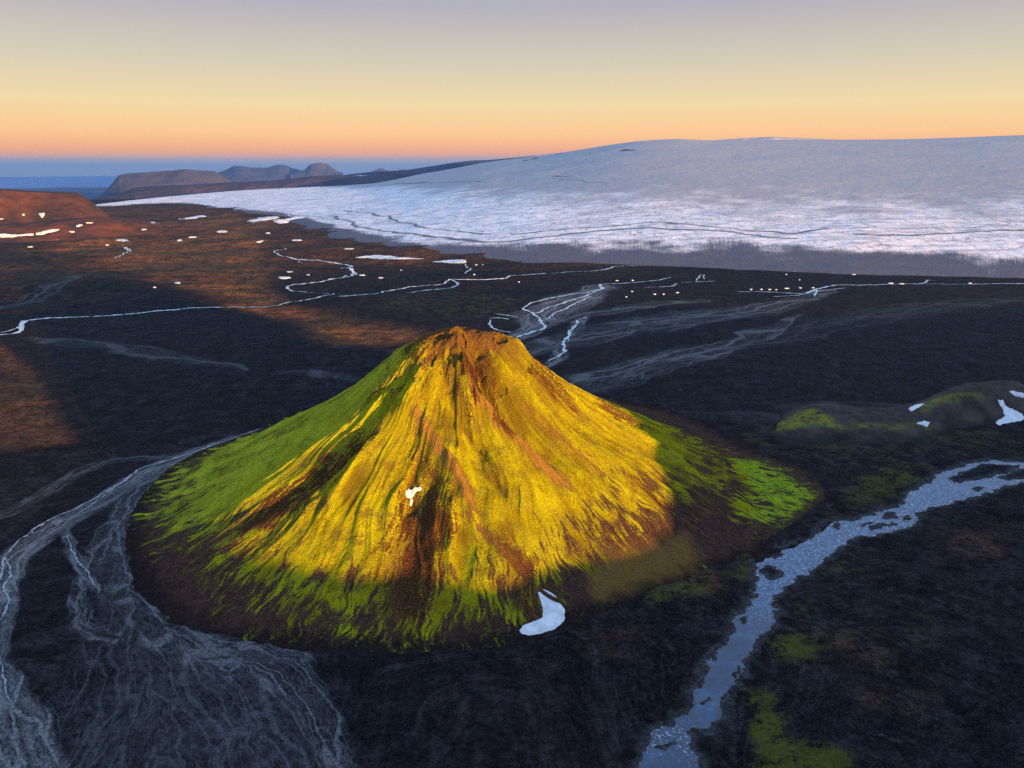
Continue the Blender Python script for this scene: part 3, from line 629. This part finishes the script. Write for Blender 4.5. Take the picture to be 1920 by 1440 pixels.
# ================================================================== GLACIER
GLO = [(150,390),(178,388),(250,384),(330,381),(400,390),(470,402),(540,414),(580,427),(640,450),(700,463),(780,476),(860,483),(1000,492),(1200,497),(1400,506),(1600,515),(1920,522),(2400,535)]
GHI = [(150,389),(178,384),(260,374),(340,366),(450,357),(550,352),(640,348),(700,344),(745,336),(790,326),(850,316),(900,306),(950,299),(1000,293),(1080,282),(1140,272),(1200,264),(1270,260),(1320,263),(1400,263),(1500,262),(1700,261),(1820,257),(1920,253),(2400,250)]
_lo = unp(*np.array(GLO, float).T); GA0, GD0 = polar(_lo[:,0], _lo[:,1])
_hp = np.array(GHI, float); GA1 = px2az(_hp[:,0], _hp[:,1]); _x, _y, _z = ray(_hp[:,0], _hp[:,1])
GD1 = np.interp(_hp[:,0], [150,178,260,340,550,790,1000,1270,1920,2400], [7900,7950,8600,9250,10000,10300,10500,10700,11000,11500])
GHC = H+_z/np.hypot(_x, _y)*GD1
def _smooth(a, v, da=.55):
    A = np.arange(a.min(), a.max(), .03); V = np.interp(A, a, v); k = np.hanning(int(da/.03)*2+1); k /= k.sum(); p = len(k)//2
    return A, np.convolve(np.pad(V, p, 'edge'), k, 'valid')
_A1, _D1 = _smooth(GA1, GD1, 2.5); _A1, _HC = _smooth(GA1, GHC, 1.0); _, _HS = _smooth(GA1, GHC, 7.0); GA1, GD1, GHC, GHCS = _A1, _D1, _HC, _HS
GA0, GD0 = _smooth(GA0, GD0, .8)
def glac(X, Y, fine=True):
    a, d = polar(X, Y); d0 = np.interp(a, GA0, GD0); d1 = np.interp(a, GA1, GD1); hc = np.interp(a, GA1, GHC)
    t = (d-d0)/(d1-d0); tc_ = np.clip(t, 0, 1)
    prof = .80*tc_**.80 + .20*tc_**2*(3-2*tc_)
    hs = np.interp(a, GA1, GHCS); z = (hs+(hc-hs)*sm(.72, 1.0, tc_))*prof
    z = np.where(t < 0, t*(d1-d0)*.06, z); z = np.where(t > 1, hc-(t-1)*(d1-d0)*.12, z)
    n = 9*fbm(X/900, Y/900, 3, 202)+2.5*ridged(X/160, Y/160, 3, 203)
    n = n*sm(0, .05, t)*(1-sm(.80, .97, t)) + 6*fbm(X/500, Y/500, 2, 204)*sm(.85,.97,t)*0
    return z + n
aa = np.linspace(GA0[0]-.3, 60, 1250); tt = np.concatenate([np.linspace(-.03, .12, 120, endpoint=False), np.linspace(.12, 1.0, 190, endpoint=False), np.linspace(1, 1.5, 12)])
AA, T3 = np.meshgrid(aa, tt); D0 = np.interp(AA, GA0, GD0); D1 = np.interp(AA, GA1, GD1); DD = D0+T3*(D1-D0)
X = DD*np.sin(np.radians(AA)); Y = DD*np.cos(np.radians(AA)); Z = glac(X, Y)
def G(pts): return cast(*np.array(pts, float).T, lambda x, y: np.where(np.degrees(np.arctan2(x, y)) > GA0[0], glac(x, y), -50), 2500, 14000, 500)
def gcurve(pts):
    q = G(pts); a, d = polar(q[:,0], q[:,1]); return a, d
wa, wd = gcurve([(178,386),(330,379),(440,391),(520,400),(600,416),(650,431),(720,446),(800,456),(900,462),(1000,461),(1100,459),(1200,457),(1300,461),(1400,466),(1500,471),(1600,476),(1700,480),(1800,485),(1915,491)])
sa, sd_ = gcurve([(600,352),(740,352),(820,362),(900,372),(1000,380),(1100,386),(1200,392),(1300,396),(1500,400),(1700,402),(1915,404)])
nz = fbm(X/260, Y/260, 4, 210)
dirt = 1-sm(-150, 240, DD-np.interp(AA, wa, wd)+230*nz)
ice = 1-sm(-500, 900, DD-np.interp(AA, sa, sd_, left=99999)+900*nz)
line = np.zeros(X.shape)
for P, w in [([(647,394),(680,399),(727,406),(747,417),(815,430),(915,439)], 9), ([(612,405),(632,409),(665,417),(682,427),(765,439),(865,451),(915,454),(960,452),(1060,440),(1160,430),(1225,427),(1310,432),(1435,444),(1490,446)], 11),
    ([(960,440),(1035,432),(1135,425),(1235,416),(1310,422),(1410,434),(1490,437),(1550,430)], 9), ([(1605,441),(1710,441),(1820,434),(1915,432)], 11), ([(1550,430),(1700,427),(1915,423)], 4),
    ([(560,375),(590,374)], 18), ([(660,352),(740,345),(800,342)], 22), ([(740,345),(900,341)], 10), ([(1040,330),(1065,331)], 14), ([(1050,336),(1100,340),(1140,343)], 7), ([(540,402),(600,408)], 8), ([(780,480),(860,484)], 5)]:
    d = polyd(X+30*nz, Y+45*nz, G(P), 90)[0]; line = np.maximum(line, 1-sm(w*.7, w*1.9, d))
rock = np.zeros(X.shape)
for px_, py_, w in [(1172,281,60),(1185,282,50),(1046,290,50),(1003,297,60),(1105,287,26),(1135,282,20),(985,301,40)]:
    q = G([(px_, py_)])[0]; r = np.array(q)/np.hypot(*q); al = (X-q[0])*r[0]+(Y-q[1])*r[1]; ac = (X-q[0])*r[1]-(Y-q[1])*r[0]
    rock = np.maximum(rock, 1-sm(.7, 1.1, np.hypot(al/(w*2.2), ac/w)+nz*.8))
o = gridmesh('glacier', X, Y, Z, MI, {'zone': np.stack([np.clip(ice,0,1), np.clip(dirt,0,1), line, rock], -1), 'pol': np.stack([AA*110+.10*DD+25*nz, DD*.5, 0*DD], -1)})
tag(o, 'broad ice cap with white cracked front and dirty dark snout along the horizon', 'glacier', 'structure')
FS = ridge_field([(1290,268),(1340,263),(1390,259),(1450,256.5),(1510,259),(1570,262),(1640,266)], 13500, 300, 1500, 1500, rough=12, seed=17)
o = ridge_obj('snowfield', FS, 1500, 1500, MI, 200, 40, attrs=lambda X, Y, Z: {'zone': np.zeros(X.shape+(4,)), 'pol': np.stack([X*.02, Y*.02, 0*X], -1)})
tag(o, 'pink sunlit snow dome peeping over the crest of the ice cap', 'snowfield', 'structure')

# ================================================================== FAR HILLS, LOWLAND AND SEA
FR = []
def far(name, sil, dist, base, wf, wb, mat, label, flat=0, rough=20, seed=0, na=420, nd=120, cat='hill'):
    f = ridge_field(sil, dist, base, wf, wb, flat, rough, seed); FR.append(f)
    o = ridge_obj(name, f, wf, wb, mat, na, nd); tag(o, label, cat, 'structure'); return f
FMESA = far('mesa', [(-160,352),(-60,350),(0,355),(25,357),(60,359),(110,361),(145,363),(160,371),(178,386),(203,405)], 5350, -12, 700, 900, M_RED, 'rust red flat topped hill at the left edge', .22, 16, 21, cat='mesa')
far('hill', [(-200,402),(0,420),(60,418),(120,412),(170,408),(215,406),(250,412),(300,420)], 4700, -15, 500, 420, M_RED, 'low rust red moorland rise in front of the flat topped hill', 0, 7, 22)
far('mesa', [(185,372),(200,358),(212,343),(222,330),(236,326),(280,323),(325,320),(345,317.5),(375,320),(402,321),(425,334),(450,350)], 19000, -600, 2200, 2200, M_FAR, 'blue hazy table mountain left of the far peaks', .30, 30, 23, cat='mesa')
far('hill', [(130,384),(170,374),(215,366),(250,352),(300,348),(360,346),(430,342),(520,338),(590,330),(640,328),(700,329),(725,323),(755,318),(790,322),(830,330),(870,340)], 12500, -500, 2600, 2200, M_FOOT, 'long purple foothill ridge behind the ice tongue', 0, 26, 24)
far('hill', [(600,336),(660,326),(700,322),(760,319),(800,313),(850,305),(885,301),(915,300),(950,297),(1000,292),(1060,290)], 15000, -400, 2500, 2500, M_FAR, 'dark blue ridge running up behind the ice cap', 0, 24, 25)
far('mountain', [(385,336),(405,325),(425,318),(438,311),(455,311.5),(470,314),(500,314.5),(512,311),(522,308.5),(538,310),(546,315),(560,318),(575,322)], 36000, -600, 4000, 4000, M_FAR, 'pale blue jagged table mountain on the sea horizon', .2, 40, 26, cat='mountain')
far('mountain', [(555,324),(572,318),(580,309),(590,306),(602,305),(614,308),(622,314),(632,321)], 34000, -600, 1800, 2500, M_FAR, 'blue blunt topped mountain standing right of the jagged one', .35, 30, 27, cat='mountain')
far('mountain', [(706,318),(714,314.5),(722,318)], 42000, -600, 800, 1500, M_FAR, 'tiny far knoll on the horizon', .3, 10, 28, 60, 40, cat='mountain')
def plane(name, r0, r1, a0, a1, z, mat, label, cat):
    A = np.radians(np.linspace(a0, a1, 120))[None, :]; R = np.geomspace(r0, r1, 30)[:, None]
    o = gridmesh(name, R*np.sin(A), R*np.cos(A), z+0*R*A, mat); return tag(o, label, cat, 'structure')
plane('sea', 34000, 74500, -62, 62, -606, M_SEA, 'blue sea filling the far left horizon', 'sea')
A = np.linspace(-44, 0, 200)[None, :]; R = np.linspace(19000, 40500, 60)[:, None]
edge = 38500+1500*fbm(A/5, 0*A, 3, 301)
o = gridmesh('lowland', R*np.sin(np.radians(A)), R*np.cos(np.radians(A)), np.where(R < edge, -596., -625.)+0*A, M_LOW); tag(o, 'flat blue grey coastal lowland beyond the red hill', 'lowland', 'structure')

# the range behind the viewpoint that keeps the near ground in shade
pv = [-3000,-1500,-800,-300,0,100,200,230,270,312,376,445,494,543,570,595,621,647,700,750,785,850,1100,1500,1800,3000]; ph = [-30,-10,-4,0,4,10,22,20,16,12,9,3,1,5,19,34,45,56,70,56,15,22,34,34,10,-20]
V, T5 = np.meshgrid(np.linspace(-3000, 3000, 1200), np.linspace(-1, 1, 60))
hv = np.interp(V, pv, ph)+1358*math.tan(SUN_EL)
Zr = hv*(np.cos(np.pi/2*T5)**1.3)*(1+.0*V)+3*ridged(V/60, T5*4, 3, 401)*sm(.2,.5,np.abs(T5))-4*(np.abs(T5) > .98)
UU = -700+T5*260
X = UU*LDIR[0]+V*VDIR[0]; Y = UU*LDIR[1]+V*VDIR[1]
o = gridmesh('hill', X, Y, Zr, M_HILL, {'zone': np.zeros(X.shape+(4,))}); tag(o, 'dark ash ridge behind the viewpoint shading the near plain', 'hill', 'structure')

# ================================================================== RIVER, STREAMS
def land(x, y, parts=('p', 'c', 'h', 'r', 'g')):
    z = coneflat(x, y, plain(x, y)); z = np.maximum(z, np.where(np.hypot(x-CX, y-CY) < 620, cone(x, y), -50)) if 'c' in parts else z
    if 'h' in parts: z = np.maximum(z, np.where(np.hypot(x, y) < 2000, FH[0](x, y), -50))
    if 'r' in parts:
        for f in (FR[0], FR[1]): z = np.maximum(z, np.where((np.hypot(x, y) > 3500) & (np.hypot(x, y) < 7000), f[0](x, y), -700))
    return z
lo = RIVP.min(0)-8; hi = RIVP.max(0)+8
X, Y = np.meshgrid(np.arange(lo[0], hi[0], 1.6), np.arange(lo[1], hi[1], 1.6)); s = sdf(X, Y, RIVP)
d, al, sdd, ix = polyd(X, Y, RCL)
rif = np.clip(sm(5.0, 5.8, ix)*.9 + .7*sm(4.2, 5.0, ix)*(1-sm(5,6,ix)) + .9*np.exp(-((ix-1.0)/.35)**2) + .5*np.exp(-((ix-4.2)/.3)**2), 0, 1)
o = gridmesh('river', X, Y, np.full(X.shape, -.9), M_RIV, {'riffle': rif, 'deep': (1-sm(3.0, 6.0, ix))*(1-.5*sm(-.1,.3,fbm(X/30, Y/30, 3, 82))), 'shallow': .9*(1-sm(.0, 2.6, riv_sd(X, Y)+1.5*fbm(X/6, Y/6, 3, 81)))}, keep=s > -7); tag(o, 'blue grey braided meltwater river winding round the right foot of the cone', 'river', 'structure')

def ribbon(name, pts, width, mat, label, cat='stream', meander=1.0, seed=0, group=None, joined=None):
    """one stream: a water sheet following a traced course"""
    VX = []; FC = []; n0 = 0
    for P, w in pts:
        Q = crom(U(P), 10); L = np.concatenate([[0], np.cumsum(np.hypot(*np.diff(Q, axis=0).T))])
        dist = np.hypot(*Q.mean(0)); step = dist/1423*1.3; nn = max(6, int(L[-1]/step)); s = np.linspace(0, L[-1], nn)
        q = np.stack([np.interp(s, L, Q[:,0]), np.interp(s, L, Q[:,1])], -1)
        a = dist/1423*5*meander; q = q + a*np.stack([fbm(s/(a*7+1), 0*s+seed, 3, 500+seed), fbm(s/(a*7+1), 0*s+seed, 3, 600+seed)], -1)
        t = np.gradient(q, axis=0); t /= np.hypot(t[:,0], t[:,1])[:, None]+1e-9; nrm = np.stack([-t[:,1], t[:,0]], -1)
        ww = np.interp(s/L[-1], np.linspace(0, 1, len(w)) if hasattr(w, '__len__') else [0, 1], w if hasattr(w, '__len__') else [w, w])*(1+1.6*fbm(s/(a*2.2+1), 0*s, 3, 700+seed, .7))
        ww = np.clip(ww, .12*np.mean(w), None)*(.42 if dist > 1100 else .55)*sm(0, .02, s/L[-1])*(1-sm(.98, 1, s/L[-1]))+.05
        K = 5; row = np.linspace(-1, 1, K)
        pts3 = q[:, None, :]+nrm[:, None, :]*(ww[:, None]*row)[..., None]
        zc = land(pts3[:, K//2, 0], pts3[:, K//2, 1], ('p', 'c')); z = land(pts3[..., 0], pts3[..., 1], ('p', 'c'))
        z = z + .25+.00035*dist*1.5
        V_ = np.concatenate([pts3, z[..., None]], -1).reshape(-1, 3); VX.append(V_)
        i = np.arange(nn*K).reshape(nn, K)+n0; f = np.stack([i[:-1,:-1], i[:-1,1:], i[1:,1:], i[1:,:-1]], -1).reshape(-1, 4)[:, ::-1]; FC.append(f); n0 += nn*K
    V_ = np.vstack(VX); f = np.vstack(FC); me = bpy.data.meshes.new(name); me.from_pydata(V_.tolist(), [], f.tolist()); me.materials.append(mat)
    me.polygons.foreach_set('use_smooth', np.ones(len(f), bool)); o = bpy.data.objects.new(name, me); S.collection.objects.link(o)
    return tag(o, label, cat, 'structure')
ribbon('stream', [([(-30,634),(0,632),(35,627),(46,608),(75,600),(130,597),(200,594),(260,588),(330,584),(400,579),(470,579),(510,577),(545,568),(595,557),(626,553),(612,549),(577,548),(540,541),(550,536),(612,527),(655,521),(668,513),(640,504),(658,497),(634,492),(560,490),(515,480),(537,475),(528,468)], [8,14,9,6,5,6,8,9,9,13,9,5,4]),
  ([(0,628),(30,622),(44,606)], [4,6]), ([(640,522),(660,516),(662,508)], [7,9]), ([(560,492),(566,497)], [4,4])], 5, M_STR, 'pale stream looping across the moor from the ice to the left edge', seed=1)
ribbon('stream', [([(632,557),(680,555),(710,550),(725,542),(765,537),(830,532),(845,527),(858,533),(855,538),(840,541),(790,544),(760,550)], [5,7,7,6,7,8,6]), ([(845,527),(900,527),(944,526),(972,521),(1029,516),(1071,512),(1113,510),(1144,504),(1158,500),(1223,498)], [5,5,8,7,6,5,11,5,3])], 5, M_STR, 'thin pale stream below the ice front, meeting the moor stream', seed=2)
ribbon('stream', [([(873,493),(876,500),(881,507),(868,514)], [3,7,7,4])], 4, M_STR, 'short zigzag rill between the long pool and the stream', seed=3, meander=1.6)
ribbon('stream', [([(1262,520),(1238,525),(1214,528),(1169,532),(1128,535),(1122,545),(1057,556),(1006,568),(981,580),(1006,593),(1020,614),(1000,623),(964,635)], [5,6,6,9,12,9,7,6,6,7,8,8]),
  ([(1120,548),(1080,562),(1040,575),(1000,590)], [5,8,5]), ([(1110,556),(1060,580),(1020,600)], [4,7,4]), ([(1209,540),(1254,538),(1268,533)], [3,5,5]), ([(1279,531),(1338,528)], [4,4]), ([(1307,530),(1310,519),(1321,516),(1318,524)], [3,5,3])], 5, M_STR, 'bright braided stream running down to the plain behind the cone', seed=4, meander=1.3)
ribbon('stream', [([(916,598),(935,597),(955,599)], [4,7,4]), ([(925,589),(950,592),(970,595)], [2,6,2]), ([(920,601),(918,609),(927,617),(958,625)], [3,5,5,3])], 4, M_STR, 'small hooked stream just right of the summit', seed=5)
ribbon('stream', [([(1102,595),(1085,603),(1076,615),(1068,623),(1060,642),(1054,662),(1029,679)], [2,5,4,6,6,6,2]), ([(1085,605),(1072,620),(1066,640)], [1.5,3,2])], 4, M_STR, 'jagged silver channel on the dark fan right of the summit', seed=6, meander=2)
ribbon('stream', [([(1380,548),(1438,548),(1502,551),(1532,543),(1567,536),(1628,535),(1686,533),(1724,533),(1742,526),(1755,527)], [4,6,6,10,9,7,7,6,7,3]), ([(1724,533),(1818,534),(1920,532),(2000,531)], [3,5,9,9]), ([(1532,545),(1529,552),(1526,557)], [6,6,3]), ([(1450,557),(1497,554),(1532,547),(1584,541)], [3,4,5,4])], 5, M_STR, 'bright meltwater channel along the foot of the ice on the right', seed=7)
ribbon('stream', [([(216,489),(235,478),(250,474),(236,469),(228,467)], [6,7,9,5]), ([(235,466),(240,472)], [6,6])], 5, M_STR, 'small forked rill on the rust brown moor', seed=8)
ribbon('stream', [([(-30,453),(0,453),(60,451),(115,450)], [34,34,30,24])], 30, M_STR, 'straight pale river reach below the red hill at the left edge', seed=9, meander=.2)
LM = U
ribbon('stream', [([(490,804),(430,826),(370,846),(330,860),(300,868),(262,880),(250,890),(225,908),(190,928),(150,950),(95,975),(62,995),(30,1020),(12,1040),(2,1080),(-2,1100)], [1.0,2,2,2.6,2.4,2.0,2.0,2.2,2.0,1.8,1.8,1.5,1.5,1.6,1.6]),
  ([(250,888),(215,915),(170,948),(130,972),(90,990)], [.8,1.1,1.0,.8]), ([(75,985),(62,1000),(85,992)], [.8,.9,.8]), ([(12,1045),(20,1075),(8,1100),(16,1130),(2,1165)], [1,1.4,1.6,1.2]), ([(128,1005),(138,1040),(165,1075),(178,1100)], [.5,1.1,.9]),
  ([(2,1230),(10,1290),(25,1330)], [.4,.9,.4])], 2, mat_water('braid_water', (.15,.19,.23), (.32,.38,.42), .1, .4), 'silver braided channel past the left foot of the cone', seed=10, meander=1.0)

# ================================================================== SNOW PATCHES AND POOLS
def patch(name, pts, mat, label, cat, thick=.6, hf=None, group=None, kind=None, t0=300, t1=9000, rag=.12):
    pts = np.array(pts, float); hf = hf or land
    Q = cast(pts[:,0], pts[:,1], hf, t0, t1, 420); c = Q.mean(0); dist = np.hypot(*c)
    lo = Q.min(0); hi = Q.max(0); pad = (hi-lo)*.14+.4; lo -= pad; hi += pad; n = 64
    X, Y = np.meshgrid(np.linspace(lo[0], hi[0], n), np.linspace(lo[1], hi[1], n)); sc = (hi-lo).min()
    wob = rag*sc*.5; s = sdf(X+wob*fbm(X/sc*4, Y/sc*4, 3, int(c[0]) % 97), Y+wob*fbm(X/sc*4, Y/sc*4, 3, int(c[1]) % 89), Q)
    lift = thick*np.clip(s/(sc*.06), -1.2, 1)+.12+.0003*dist*np.where(s > 0, 1, -.5)
    Z = hf(X, Y)+lift
    o = gridmesh(name, X, Y, Z, mat, keep=s > -sc*.05)
    return tag(o, label, cat, kind, group)
def ell(x, y, rx, ry, seed=0, tilt=0):
    a = np.linspace(0, 2*math.pi, 14, endpoint=False); rs = np.random.RandomState(seed+int(x)); rx *= .8; ry *= .62; k = 1+.25*(rs.rand(14)-.5)*2
    return [(x+rx*math.cos(t)*q, y+ry*math.sin(t)*q-tilt*rx*math.cos(t)*q) for t, q in zip(a, k)]
conly = lambda x, y: cone(x, y)
f6 = lambda L: [(880+a*.28125, 960+b*.28125) for a, b in L]; f4 = lambda L: [(640+a*.4583, 580+b*.4583) for a, b in L]; f5 = lambda L: [(1380+a*.2917, 440+b*.2917) for a, b in L]
land1 = lambda x, y: land(x, y, ('p', 'c', 'h'))
patch('snow_patch', f6([(460,530),(480,540),(500,560),(560,595),(610,615),(635,650),(635,710),(610,745),(560,780),(480,805),(400,818),(345,810),(332,785),(360,755),(420,735),(480,715),(495,700),(490,650),(480,600)]), MS, 'large white boot shaped snow patch in the gully at the front foot of the cone', 'snow patch', 1.0, land1, rag=.06, t1=1400)
patch('snow_patch', f6([(488,516),(520,528),(555,548),(585,572),(560,562),(525,543)]), MS, 'thin curved snow sliver above the boot shaped snow patch', 'snow patch', .7, land1, rag=.05, t1=1400)
patch('snow_patch', f4([(262,748),(275,735),(300,730),(325,727),(328,740),(305,748),(295,762),(278,775),(266,768)]), MS, 'sunlit snow patch high on the brown scree of the cone', 'snow patch', .8, conly, t1=1400)
patch('snow_patch', f4([(282,780),(292,777),(290,795),(284,806),(279,800)]), MS, 'small snow drip just below the sunlit snow patch', 'snow patch', .7, conly, t1=1400)
patch('snow_patch', f5([(1690,1065),(1718,1062),(1732,1092),(1790,1132),(1832,1150),(1852,1172),(1822,1200),(1780,1208),(1740,1215),(1690,1222),(1675,1200),(1712,1188),(1722,1160),(1712,1120)]), MS, 'big ragged snow patch on the ash ridge by the right edge', 'snow patch', .9, land1, t1=2500)
patch('snow_patch', f5([(1160,1216),(1185,1205),(1212,1198),(1248,1206),(1228,1236),(1205,1228)]), MS, 'small snow patch low on the saddle of the ash ridge', 'snow patch', .8, land1, t1=2500)
patch('snow_patch', f5([(1112,1122),(1140,1102),(1180,1090),(1206,1088),(1165,1115),(1125,1136)]), MS, 'narrow slanting snow patch at the left foot of the larger ash hump', 'snow patch', .8, land1, t1=2500)
patch('snow_patch', f5([(1755,1008),(1800,1012),(1860,1022),(1900,1040),(1850,1048),(1790,1036)]), MS, 'long snow band near the top of the ash ridge at the right edge', 'snow patch', .8, land1, t1=2500)
SNOW = [ # traced shape, label
 ([(-20,440),(0,439),(30,440),(64,437),(65,441),(30,443.5),(-20,444)], 'long flat snow bank at the left edge under the red hill'), ([(67,438),(85,433),(98,430),(112,430),(100,435),(80,440),(68,441)], 'tapering snow bank right of the long flat one'),
 (ell(148,423,7,2.8,1,.2), 'blunt snow patch on the low red rise'), (ell(168,418,8,1.3,2), 'thin snow streak right of the blunt patch on the red rise'), (ell(135,435,6,1.8,3), 'small snow patch right of the tapering snow bank'),
 (ell(57,463,5,1.3,4), 'small snow patch under the straight river reach'), (ell(287,417,5,1.6,5), 'lone small snow patch on the dark plain right of the red rise'), (ell(270,430.5,5,1.4,6), 'tiny snow patch on the crest of the rust moor'),
 ([(336,411),(350,408),(365,406),(380,404),(384,406),(366,410),(350,411.5)], 'jagged snow streak on the plain under the ice tongue'), (ell(229,450.5,13,2.4,7), 'wide snow patch on the sunlit rust moor'), (ell(201,459.5,4,1.5,8), 'dot of snow left below the wide moor patch'),
 (ell(336,451,4.5,2.8,9,.4), 'squarish snow patch at the dark edge of the moor'), (ell(361,444.5,9,1.5,10), 'thin snow streak above the squarish patch'), (ell(417,434,9.5,3,11), 'snow patch with a notched rim midway to the ice'),
 ([(466,414),(480,409),(500,407),(520,406),(521,409),(495,413),(474,415.5)], 'long wedge of snow beside the dirty ice'), (ell(487,453,7,1.9,12,.2), 'slanting snow streak below the long wedge'), (ell(333,530.5,7.5,2.8,13), 'bright oval snow patch near the shadow edge on the moor'),
 (ell(290,539,3.2,1,14), 'dot of snow left of the bright oval'), ([(512,413),(545,409),(560,407),(572,409),(550,414),(525,419)], 'faint curved snow streak under the dirty ice edge'), (ell(502,437,6,1.1,15), 'hairline snow streak above the slanting one')]
for P, lab in SNOW: patch('snow_patch', P, MS, lab, 'snow patch', .7, lambda x, y: land(x, y, ('p', 'r')), t0=1200)
mesaonly = lambda x, y: land(x, y, ('p', 'r'))
for P, lab in [([(72,400),(84,399),(83,404),(79,409),(75,405)], 'forked snow patch low on the red flat topped hill'), (ell(44,403,3,2,31), 'speck of snow left of the forked patch on the red hill'), (ell(3,411,5,1.2,32), 'snow streak at the foot of the red hill by the left edge')]:
    patch('snow_patch', P, MS, lab, 'snow patch', 1.2, mesaonly, t0=2500)
POOL = [ (ell(534,521,14,2.9,41), 'largest round pool left of the looping stream'), (ell(543,509.5,8,1.4,42), 'narrow pool above the largest round pool'), (ell(578,515.5,4,1.1,43), 'tiny pool right of the narrow pool'),
 (ell(557,450.5,11,2.4,44), 'star shaped icy pool on the dark moraine'), ([(668,482),(690,479.5),(715,479),(745,482),(770,484),(800,485.5),(745,485.5),(712,486),(690,484)], 'long bright pool against the ice front'), ([(812,491),(832,488),(860,487),(874,488),(872,493),(850,494),(825,492)], 'broad bright pool right of the long one'),
 (ell(655,466.5,12,1.1,45), 'hairline pool under the dirty ice'), (ell(679,516,6,1.5,46), 'small pool right of the stream bend'), (ell(714,521,6,1.4,47), 'small pool farther right of the stream bend'), (ell(752,507,2.2,1.2,48), 'dot of water on the dark plain below the long pool')]
for P, lab in POOL: patch('pool', P, M_STR, lab, 'pool', .5, lambda x, y: land(x, y, ('p',)), t0=1200)
for i, (x, y, rx, ry) in enumerate([(1174,557,3,1.3),(1185,547,3.2,1),(1227,552,5,1.4),(1244,552,3,1.2),(1270,549,4,1.2),(1186,526,4,1.2),(1157,526.5,4,.8),(973,529,3,1),(893,497,4,1.2),(905,497,3,1.2),(889,515,3.5,1.1),(1378,491,4,1),(1408,543,4,1.5),(1427,543,4,1.3),(1443,543,4,1.3),(1455,543.5,3,1.3),(1475,541,7,1.3),(1500,540,5,1.4),(1524,540,5,1.3),(1670,531.5,8,1.6),(1690,532.5,8,1.6),(1600,515,6,1.1),(1622,510,4,1.4),(1818,531.5,5,1.5),(1499,525,2,1.6),(1489,509,2.5,1.3),(1474,515,2.5,1)]):
    patch('ice_block', ell(x, y, rx*.75, ry*.7, i), MS, 'small pale ice remnant lying on dark outwash below the glacier front', 'ice block', 1.0, lambda x, y: land(x, y, ('p',)), group='ice remnants strewn below the glacier front', t0=1200)

# ================================================================== AIR
def haze():
    n = bpy.data.materials.new('haze'); n.use_nodes = True; t = n.node_tree; t.nodes.clear()
    out = t.nodes.new('ShaderNodeOutputMaterial'); v = t.nodes.new('ShaderNodeVolumePrincipled')
    v.inputs['Density'].default_value = 1.35e-5; v.inputs['Color'].default_value = (.13,.36,.84,1); v.inputs['Anisotropy'].default_value = .2
    t.links.new(v.outputs[0], out.inputs['Volume'])
    x0, x1, y0, y1, z0, z1 = -68000, 68000, -15000, 75500, -645, 800
    me = bpy.data.meshes.new('haze')
    me.from_pydata([(x,y,z) for x in (x0,x1) for y in (y0,y1) for z in (z0,z1)], [], [(0,1,3,2),(4,6,7,5),(0,4,5,1),(2,3,7,6),(0,2,6,4),(1,5,7,3)])
    me.materials.append(n); o = bpy.data.objects.new('haze', me); S.collection.objects.link(o)
    tag(o, 'thin blue evening haze over the whole plain', 'haze', 'stuff')
haze()
